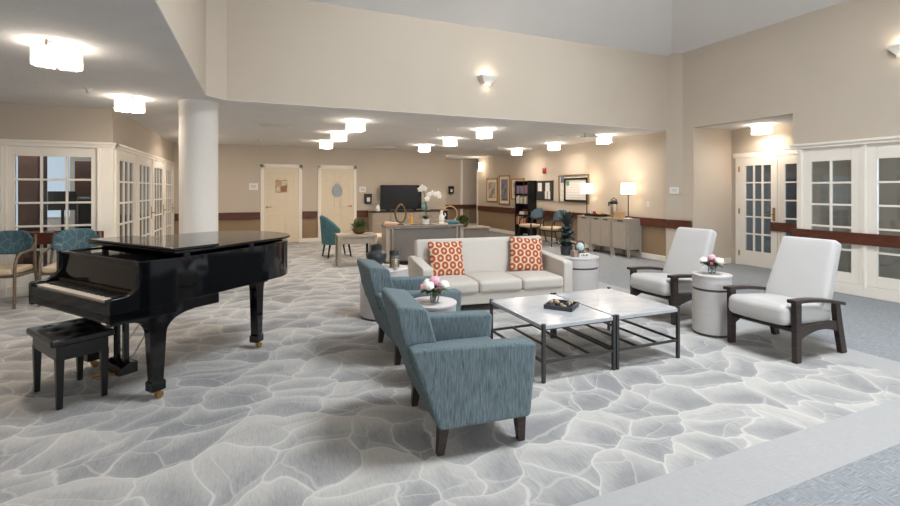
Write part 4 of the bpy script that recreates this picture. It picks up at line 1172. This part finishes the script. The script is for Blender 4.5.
MB().bb(-.07, -.05, -.035, .035, -.06, -.01).build('strobe', M['darkmetal'], t, bevel=.006)
t = thing('outlet_plate', 'small white switch plate on the wall right of the cabinets', 'switch', (XW, 7.28, 1.14))
MB().bb(-.008, 0, -.04, .04, -.06, .06).build('plate', M['plastic'], t, bevel=.003)
MB().bb(-.013, -.008, -.008, .008, -.02, .02).build('toggle', M['plastic'], t)
t = thing('room_sign', 'white room sign on the corner pier beside the alcove', 'sign', (7.535, 6.575, 1.43), math.atan2(-.28, .11))
MB().bb(-.085, .085, -.012, 0, -.065, .065).build('plate', M['sign'], t, bevel=.003)
m = MB()
for z in (.02, -.01): m.bb(-.045, .045, -.014, -.012, z - .006, z + .006)
m.build('lettering', M['signink'], t)
# hall wall sconce
t = thing('wall_sconce', 'small lit tube sconce on the far end of the right wall', 'wall lamp', (XW, 14.95, 2.27))
MB().bb(-.03, 0, -.05, .05, -.12, .12).build('backplate', M['nickel'], t, bevel=.006)
MB().lathe([(.05, -.15), (.06, -.14), (.06, .14), (.05, .15)], 20, c=(-.09, 0, 0))  .build('shade', emit('tube_sconce_glow', (1, .88, .76, 1), 6), t)
point('lamp_bulb', (XW - .3, 14.9, 2.25), 5)
# up / down sconces on the upper walls
def sconce(label, loc, rz):
    t = thing('wall_sconce', label, 'wall lamp', loc, rz, group='white bowl sconces')
    m = MB()
    def trap(z, w, d): return [m._v(p) for p in ((-w, 0, z), (w, 0, z), (w * .8, -d, z), (-w * .8, -d, z))]
    a, b, c = trap(-.075, .075, .07), trap(.02, .16, .125), trap(.055, .17, .135); ci = trap(.055, .155, .12); bi = trap(-.02, .11, .08)
    for A, B in ((a, b), (b, c), (c, ci), (ci, bi)):
        for i in range(4): m._f([A[i], A[(i + 1) % 4], B[(i + 1) % 4], B[i]])
    m._f(bi); m.build('bowl', M['plastic'], t, smooth=False)
    MB().bb(-.09, .09, -.012, 0, -.09, .05).build('backplate', M['plastic'], t)
    return t
sconce('white bowl sconce high on the beige wall above the low ceiling', (3.47, YF, 3.235), 0)
sconce('white bowl sconce cut by the picture edge, high on the right wall', (XW, 3.13, 3.235), -PI / 2)
for (p, q) in (((3.47, YF - .09, 3.31), (3.47, YF - .07, 3.12)), ((XW - .09, 3.13, 3.31), (XW - .07, 3.13, 3.12))):
    point('lamp_bulb', p, 1.6, (1, .88, .74), .05); point('lamp_bulb', q, .35, (1, .88, .74), .03)

# ------------------------------------------------------------------ grey cabinets with two lamps
def cab(name, label, ya, yb, ndoor):
    """ya far, yb near; front faces -X"""
    t = thing(name, label, 'cabinet', (XW - .205, (ya + yb) / 2, 0), group='grey wood cabinets'); w = abs(ya - yb) / 2 - .004; d = .185
    MB().bb(-d, d, -w, w, .17, .80).build('body', M['greywood'], t, bevel=.003)
    MB().bb(-d - .012, d, -w, w, .80, .825).build('cabinet_top', M['greywood'], t, bevel=.003)
    for sx in (-1, 1):
        for sy in (-1, 1): MB().bb(sx * (d - .02) - .02, sx * (d - .02) + .02, sy * (w - .022) - .02, sy * (w - .022) + .02, 0, .17).build('leg', M['greywood'], t, bevel=.003)
    for sy in (-1, 1): MB().bb(-d - .006, -d, sy * (w - .02) - .018, sy * (w - .02) + .018, .17, .80).build('stile', M['greywood'], t, bevel=.002)
    dw = (2 * w - .084) / ndoor
    for k in range(ndoor):
        y0 = -w + .042 + k * dw; dd = MB().bb(-d - .016, -d, y0 + .003, y0 + dw - .003, .19, .755).build('door', M['greywood'], t, bevel=.003)
        MB().bb(-d - .012, -d + .02, y0 + dw * .3, y0 + dw * .7, .764, .788).build('finger_pull', M['darkmetal'], dd)
cab('wood_cabinet', 'grey wood cabinet nearest the corner pier, under the nearer lamp', 7.92, 7.44, 1)
cab('wood_cabinet', 'grey two-door wood cabinet in the middle, under the coffee dispenser', 8.63, 7.93, 2)
cab('wood_cabinet', 'grey wood cabinet farthest from the pier, under the farther lamp', 9.10, 8.64, 1)
CT = .825
def table_lamp(label, y):
    t = thing('table_lamp', label, 'lamp', (7.36, y, CT), group='lit lamps on the cabinets')
    MB().lathe([(.085, 0), (.085, .012), (.02, .022)], 28).build('base', M['white'], t)
    MB().tube([(0, 0, .02), (0, 0, .62)], .012, 10).build('pole', M['steel'], t)
    m = MB(); m.lathe([(.150, .525), (.145, .77), (.142, .77), (.147, .525)], 36, cap=False); m.build('lamp_shade', M['lampshade'], t)
    m = MB(); m.tube([(-.14, 0, .60), (.14, 0, .60)], .003, 6); m.tube([(0, -.14, .60), (0, .14, .60)], .003, 6); m.build('shade_fitting', M['steel'], t)
    point('lamp_bulb', (7.36, y, CT + .66), 4.5, (1, .80, .56), .04)
table_lamp('lit white drum lamp on the nearest grey cabinet', 7.60)
table_lamp('lit white drum lamp on the farthest grey cabinet', 8.94)
t = thing('coffee_dispenser', 'tall metal coffee dispenser with black top on the grey cabinets', 'dispenser', (7.38, 8.05, CT))
MB().lathe([(.075, 0), (.08, .01), (.08, .29), (.075, .30)], 28).build('body', M['nickel'], t)
m = MB(); m.lathe([(.082, .30), (.085, .34), (.06, .37), (.03, .385)], 24); m.bar((-.02, 0, .36), (-.15, 0, .33), .04, .03); m.build('lid', M['blackm'], t)
m = MB(); m.tube([(0, -.085, .33), (0, -.09, .39), (0, 0, .44), (0, .09, .39), (0, .085, .33)], .010, 8); m.build('handle', M['blackm'], t)
MB().tube([(-.14, 0, .33), (-.15, 0, .26)], .014, 8).build('spout', M['blackm'], t)
t = thing('wicker_box', 'light woven box on the grey cabinets between dispenser and lamp', 'box', (7.30, 7.80, CT))
MB().bb(-.07, .07, -.10, .10, 0, .11).build('body', M['wicker'], t, bevel=.008); MB().bb(-.074, .074, -.104, .104, .11, .135).build('lid', M['wicker'], t, bevel=.006)
t = thing('serving_tray', 'black serving tray on the farther grey cabinets', 'tray', (7.32, 8.58, CT))
m = MB(); m.bb(-.12, .12, -.24, .24, 0, .01)
for s in (-1, 1): m.bb(s * .12 - .008, s * .12 + .008, -.248, .248, 0, .06); m.bb(-.128, .128, s * .24 - .008, s * .24 + .008, 0, .06)
m.build('tray_body', M['blackm'], t, bevel=.004)
for k, (dy, c, lb) in enumerate(((.05, 'red', 'red cup in the black serving tray'), (-.12, 'yellow', 'yellow orange nearest the coffee dispenser in the black tray'), (-.18, 'orange', 'brown bun at the near end of the black tray'), (.16, 'white', 'white cup at the far end of the black tray'))):
    if c in ('red', 'white'):
        o = MB().lathe([(.028, 0), (.04, .10), (.036, .10), (.026, .01), (.001, .01)], 18, cap=False).build('cup', M[c], loc=(7.33, 8.58 + dy, CT + .01)); tag(o, lb, 'cup')
    else:
        o = MB().ball((0, 0, .042), (.045, .045, .042), 16, 10).build('fruit', M[c], loc=(7.30 + .03 * k, 8.58 + dy, CT + .01)); tag(o, lb, 'food')

# ------------------------------------------------------------------ black bookcase with books
bc = thing('bookcase', 'tall black bookcase against the right wall', 'bookcase', (7.45, 11.82, 0))
bw, bd, bh = .36, .29, 1.71        # half width along Y, depth along X, height ; opens toward -X
m = MB()
for s in (-1, 1): m.bb(-bd / 2, bd / 2, s * bw - .015, s * bw + .015, 0, bh)
m.bb(bd / 2 - .012, bd / 2, -bw, bw, 0, bh); m.bb(-bd / 2, bd / 2, -bw - .015, bw + .015, bh - .03, bh)
m.build('carcass', M['blackm'], bc, bevel=.003)
SH = [.06, .40, .70, 1.03, 1.33]
for z in SH: MB().bb(-bd / 2 + .01, bd / 2 - .012, -bw + .015, bw - .015, z - .022, z).build('shelf', M['blackm'], bc, bevel=.002)
R = random.Random(21)
BC = {}
def bookmat(c):
    if c not in BC: BC[c] = plain('book_cover_%d' % len(BC), rgb(*c), .6)
    return BC[c]
pal = {4: [(52, 84, 130), (70, 110, 150), (40, 60, 96), (150, 84, 54), (170, 110, 70), (60, 100, 140)], 3: [(206, 198, 180), (170, 160, 140), (120, 120, 110), (196, 190, 176)], 2: [(210, 204, 190)], 1: [(190, 110, 80), (206, 190, 160), (150, 140, 130), (170, 90, 60)]}
rowname = {4: 'top shelf', 3: 'second shelf from the top', 2: 'middle shelf', 1: 'shelf above the bottom'}
colname = {(52, 84, 130): 'blue', (70, 110, 150): 'light blue', (40, 60, 96): 'navy', (150, 84, 54): 'brown', (170, 110, 70): 'tan-brown', (60, 100, 140): 'mid-blue', (206, 198, 180): 'cream', (170, 160, 140): 'beige', (120, 120, 110): 'grey', (196, 190, 176): 'pale', (210, 204, 190): 'white', (190, 110, 80): 'orange', (206, 190, 160): 'sand', (150, 140, 130): 'taupe', (170, 90, 60): 'rust'}
for sh in (4, 3, 1):
    y = bw - .03; yend = {4: -.30, 3: -.20, 1: -.16}[sh]
    while y > yend:
        th = R.uniform(.035, .06); h = R.uniform(.19, .25); c = R.choice(pal[sh])
        m = MB(); m.bb(-.10, .07, -th / 2 + .001, th / 2 - .001, 0, h)
        o = m.build('book', bookmat(c), bevel=.003, loc=(7.43, 11.82 + y - th / 2, SH[sh]))
        tag(o, '%s book upright on the %s of the black bookcase' % (colname[c], rowname[sh]), 'book', '%s books on the %s' % (colname[c], rowname[sh]))
        y -= th
for k in range(3):
    o = MB().bb(-.10, .08, -.13, .13, 0, .03).build('book', bookmat((210, 204, 190)), bevel=.003, loc=(7.43, 11.86 - .01 * k, SH[2] + .0301 * k))
    tag(o, 'white book lying flat in the stack on the middle shelf', 'book', 'white books lying flat')

# ------------------------------------------------------------------ guest chairs (local -y is the front)
def guest(label, frame, back, seat, group, w=.27):
    r = thing('guest_chair', label, 'chair', group=group)
    for s in (-1, 1):
        x = s * w
        m = MB(); m.tube([(x, -.24, 0), (x, -.235, .30), (x, -.225, .52), (x, -.19, .615), (x, -.12, .655), (x, .02, .665), (x, .14, .68), (x * .93, .22, .74)], [.017] * 8, 8); m.build('front_leg', frame, r)
        m = MB(); m.tube([(x, .30, 0), (x, .24, .25), (x, .20, .45), (x * .96, .22, .66), (x * .9, .27, .86)], .017, 8); m.build('rear_leg', frame, r)
    m = MB(); m.bb(-w, w, -.225, -.195, .375, .41); m.bb(-w, w, .19, .22, .375, .41)
    for s in (-1, 1): m.bb(s * w - .012, s * w + .012, -.22, .21, .375, .41)
    m.build('seat_frame', frame, r, bevel=.004)
    MB().cushion((0, -.02, .445), (.50, .48, .075), .03, (0, 0, .012), 8).build('seat', seat, r)
    m = MB()
    def curve(p):
        p.y += .05 - .22 * (p.x / .5) ** 2 * 1.6; k = p.z / .16
        p.z -= .16 * (p.x / .26) ** 4 * (1 if p.z > 0 else -.35)
        return p
    m.cushion((0, .225, .77), (.52, .05, .31), .024, (0, 0, 0), 12, Matrix.Rotation(V(-8), 3, 'X'), curve); m.build('backrest', back, r)
    return r
g1 = guest('wood-armed chair with leaf-print blue back at the left picture edge', M['chairwood'], M['leaf'], M['tan'], 'leaf-print guest chairs'); g1.location = (-2.94, 7.46, 0); g1.rotation_euler = (0, 0, V(-6))
g2 = dup(g1, (-2.22, 7.50, 0), V(4), 'wood-armed chair with leaf-print blue back, half hidden behind the piano keyboard')
g3 = guest('dark-framed chair with blue back and tan seat right of the bookcase', M['darkmetal'], M['bluefab'], M['tan'], 'blue-backed guest chairs'); g3.location = (7.12, 10.98, 0); g3.rotation_euler = (0, 0, V(-86))
dup(g3, (7.12, 9.95, 0), V(-92), 'dark-framed chair with blue back beside the grey cabinets, behind the spiky plant')

# ------------------------------------------------------------------ office and side room furniture seen through the panes
def office_cabinet(label, x0, x1, y, h):
    t = thing('office_hutch', label, 'cabinet', ((x0 + x1) / 2, y, 0)); w = (x1 - x0) / 2
    MB().bb(-w, w, -.2, .2, 0, h).build('body', M['oldwood'], t, bevel=.006)
    for k in range(2): MB().bb(-w + .02 + k * w, -.01 + k * w - .01 * k, -.215, -.2, .08, h * .45).build('door', M['oldwood'], t, bevel=.004)
    for z in (h * .55, h * .72, h * .88): MB().bb(-w + .03, w - .03, -.21, -.2, z, z + .02).build('shelf_edge', M['oldwood'], t)
office_cabinet('tall dark wood hutch in the office, left pane column', -3.74, -3.47, 10.3, 2.1)
office_cabinet('tall dark wood hutch in the office, right pane column', -3.22, -2.6, 11.2, 2.0)
t = thing('office_desk', 'dark wood desk in the office behind the left glazed panel', 'desk', (-3.05, 9.7, 0))
MB().bb(-.75, .75, -.32, .32, .70, .74).build('desktop', M['oldwood'], t, bevel=.004)
for s in (-1, 1): MB().bb(s * .55 - .18, s * .55 + .18, -.28, .28, 0, .70).build('pedestal', M['oldwood'], t, bevel=.004)
t = thing('computer_monitor', 'dark tilted computer monitor on the office desk', 'monitor', (-3.02, 9.75, .74), V(12))
MB().bb(-.19, .19, -.02, .02, .36, .68).build('screen', M['blackm'], t, bevel=.004)
MB().bb(-.10, .10, -.08, .08, 0, .015).build('base', M['blackm'], t); MB().bb(-.02, .02, .0, .03, .01, .5).build('stand', M['blackm'], t)
t = thing('office_chair', 'dark high-backed office chair behind the desk', 'chair', (-2.85, 10.45, 0))
MB().cushion((0, 0, .48), (.52, .50, .12), .05, (0, 0, .02)).build('seat', M['leather'], t)
MB().cushion((0, .2, .95), (.46, .10, .75), .06, (0, .02, 0)).build('backrest', M['leather'], t)
MB().tube([(0, 0, .42), (0, 0, .08)], .03, 10).build('column_post', M['blackm'], t)
m = MB()
for k in range(5): m.bar((0, 0, .08), (.28 * math.cos(2 * PI * k / 5), .28 * math.sin(2 * PI * k / 5), .03), .04)
m.build('star_base', M['blackm'], t)
t = thing('pedestal_table', 'round grey table in the room behind the right glazed doors', 'table', (9.6, 3.05, 0))
MB().lathe([(.02, .72), (.55, .72), (.55, .75), (.02, .75)], 32).build('tabletop', M['deskgrey'], t)
MB().lathe([(.28, 0), (.28, .02), (.04, .06), (.04, .72)], 24).build('pedestal', M['blackm'], t)
def dining(label, x, y, rz):
    t = thing('mesh_chair', label, 'chair', (x, y, 0), rz)
    MB().cushion((0, 0, .45), (.46, .46, .06), .025).build('seat', M['blackm'], t)
    m = MB(); m.tube([(-.2, .22, .45), (-.2, .25, .88), (.2, .25, .88), (.2, .22, .45)], .013, 8)
    for z in (.55, .63, .71, .79): m.tube([(-.2, .235, z), (.2, .235, z)], .008, 6)
    m.build('backrest', M['steel'], t)
    for sx in (-1, 1):
        for sy in (-1, 1): MB().tube([(sx * .2, sy * .2, .44), (sx * .22, sy * .22, 0)], .012, 8).build('leg', M['steel'], t)
dining('dark chair left of the round grey table in the glazed side room', 9.2, 3.7, V(40))
dining('dark chair nearer the round grey table in the glazed side room', 8.95, 2.5, V(110))

# ------------------------------------------------------------------ ceiling fittings
def sprinkler(x, y, label):
    t = thing('sprinkler_head', label, 'sprinkler', (x, y, H), group='ceiling sprinklers')
    MB().lathe([(.045, 0), (.045, -.006), (.02, -.02), (.015, -.05), (.001, -.05)], 18, cap=False).build('escutcheon', M['plastic'], t)
    MB().lathe([(.022, -.062), (.022, -.058)], 14).build('deflector', M['nickel'], t); return t
for x, y, lb in ((-1.78, 6.5, 'white sprinkler head on the left low ceiling between two drum lights'), (.09, 11.7, 'white sprinkler head above the left panel door'), (3.23, 8.29, 'white sprinkler head on the ceiling near the wall sconce'), (6.2, 11.2, 'white sprinkler head on the ceiling before the bookcase')):
    sprinkler(x, y, lb)
def vent(label, x, y, w, d):
    t = thing('ceiling_vent', label, 'vent', (x, y, H), group='ceiling air vents')
    m = MB()
    for s in (-1, 1): m.bb(-w, w, s * d - .02, s * d + .02, -.012, 0); m.bb(s * w - .02, s * w + .02, -d, d, -.012, 0)
    m.build('frame', M['plastic'], t, bevel=.003); MB().bb(-w, w, -d, d, -.003, 0).build('backing', M['darkmetal'], t)
    for k in range(7):
        y_ = -d + 2 * d * (k + .5) / 7; MB().box((0, y_, -.006), (2 * w - .02, .018, .004), Matrix.Rotation(.6, 3, 'X')).build('louvre', M['plastic'], t)
vent('white air vent on the ceiling right of the round column', .30, 8.9, .26, .14)
vent('long air vent on the ceiling above the television', 3.2, 12.3, .30, .14)
vent('small air vent on the ceiling before the framed notice board', 6.28, 8.15, .22, .13)
t = thing('exit_fixture', 'white boxed ceiling fixture beside the small vent above the cabinets', 'ceiling fixture', (6.42, 7.72, H))
MB().bb(-.13, .13, -.05, .05, -.09, 0).build('housing', M['plastic'], t, bevel=.006)
for s in (-1, 1): MB().lathe([(.03, -.03), (.045, .02), (.001, .02)], 14, c=(s * .18, 0, -.05)).build('spot_head', M['plastic'], t)

# ------------------------------------------------------------------ light and camera
def area(name, loc, rot, sx, sy, w, col):
    d = bpy.data.lights.new(name, 'AREA'); d.shape = 'RECTANGLE'; d.size = sx; d.size_y = sy; d.energy = w; d.color = col
    o = bpy.data.objects.new(name, d); COL.objects.link(o); o.location = loc; o.rotation_euler = rot; return o
area('skylight_daylight', (3.75, 1.5, oz + .8), (0, 0, 0), 1.7, 1.7, 330, (.90, .95, 1.0))
for k in range(3):
    a, b = wx[2 * k], wx[2 * k + 1]
    area('window_daylight', ((a + b) / 2, YR - .16, 1.4), (PI / 2, 0, 0), b - a, 1.8, (22, 85, 95)[k], (.88, .94, 1.0))  # fill from behind the camera, placed at the added rear windows
area('side_room_fill', (11.3, 1.5, 1.5), (0, PI / 2, 0), 1.6, 4.0, 150, (.86, .92, 1.0))  # added fill to brighten the side room behind the glass
area('office_fill', (-4.2, 9.7, 2.5), (0, 0, 0), 2.0, 2.0, 70, (.95, .97, 1.0))  # added overhead fill to brighten the office behind the panes
w = bpy.data.worlds.new('World'); SC.world = w; w.use_nodes = True
w.node_tree.nodes['Background'].inputs[0].default_value = (.8, .88, 1, 1); w.node_tree.nodes['Background'].inputs[1].default_value = .35

cam = bpy.data.cameras.new('camera'); co = bpy.data.objects.new('camera', cam); COL.objects.link(co)
co.location = (0, 0, 1.45); co.rotation_euler = (PI / 2, 0, V(-22.9))
cam.sensor_fit = 'HORIZONTAL'; cam.sensor_width = 36; cam.lens = 36 * 460 / 900; cam.shift_y = -(253 - 189.5) / 900; cam.clip_start = .02
SC.camera = co
SC.view_settings.view_transform = 'Standard'; SC.view_settings.look = 'None'; SC.view_settings.gamma = 1
SC.view_settings.use_curve_mapping = False; SC.view_settings.exposure = 0.47
SC.cycles.max_bounces = 8; SC.cycles.transparent_max_bounces = 16; SC.cycles.sample_clamp_indirect = 6
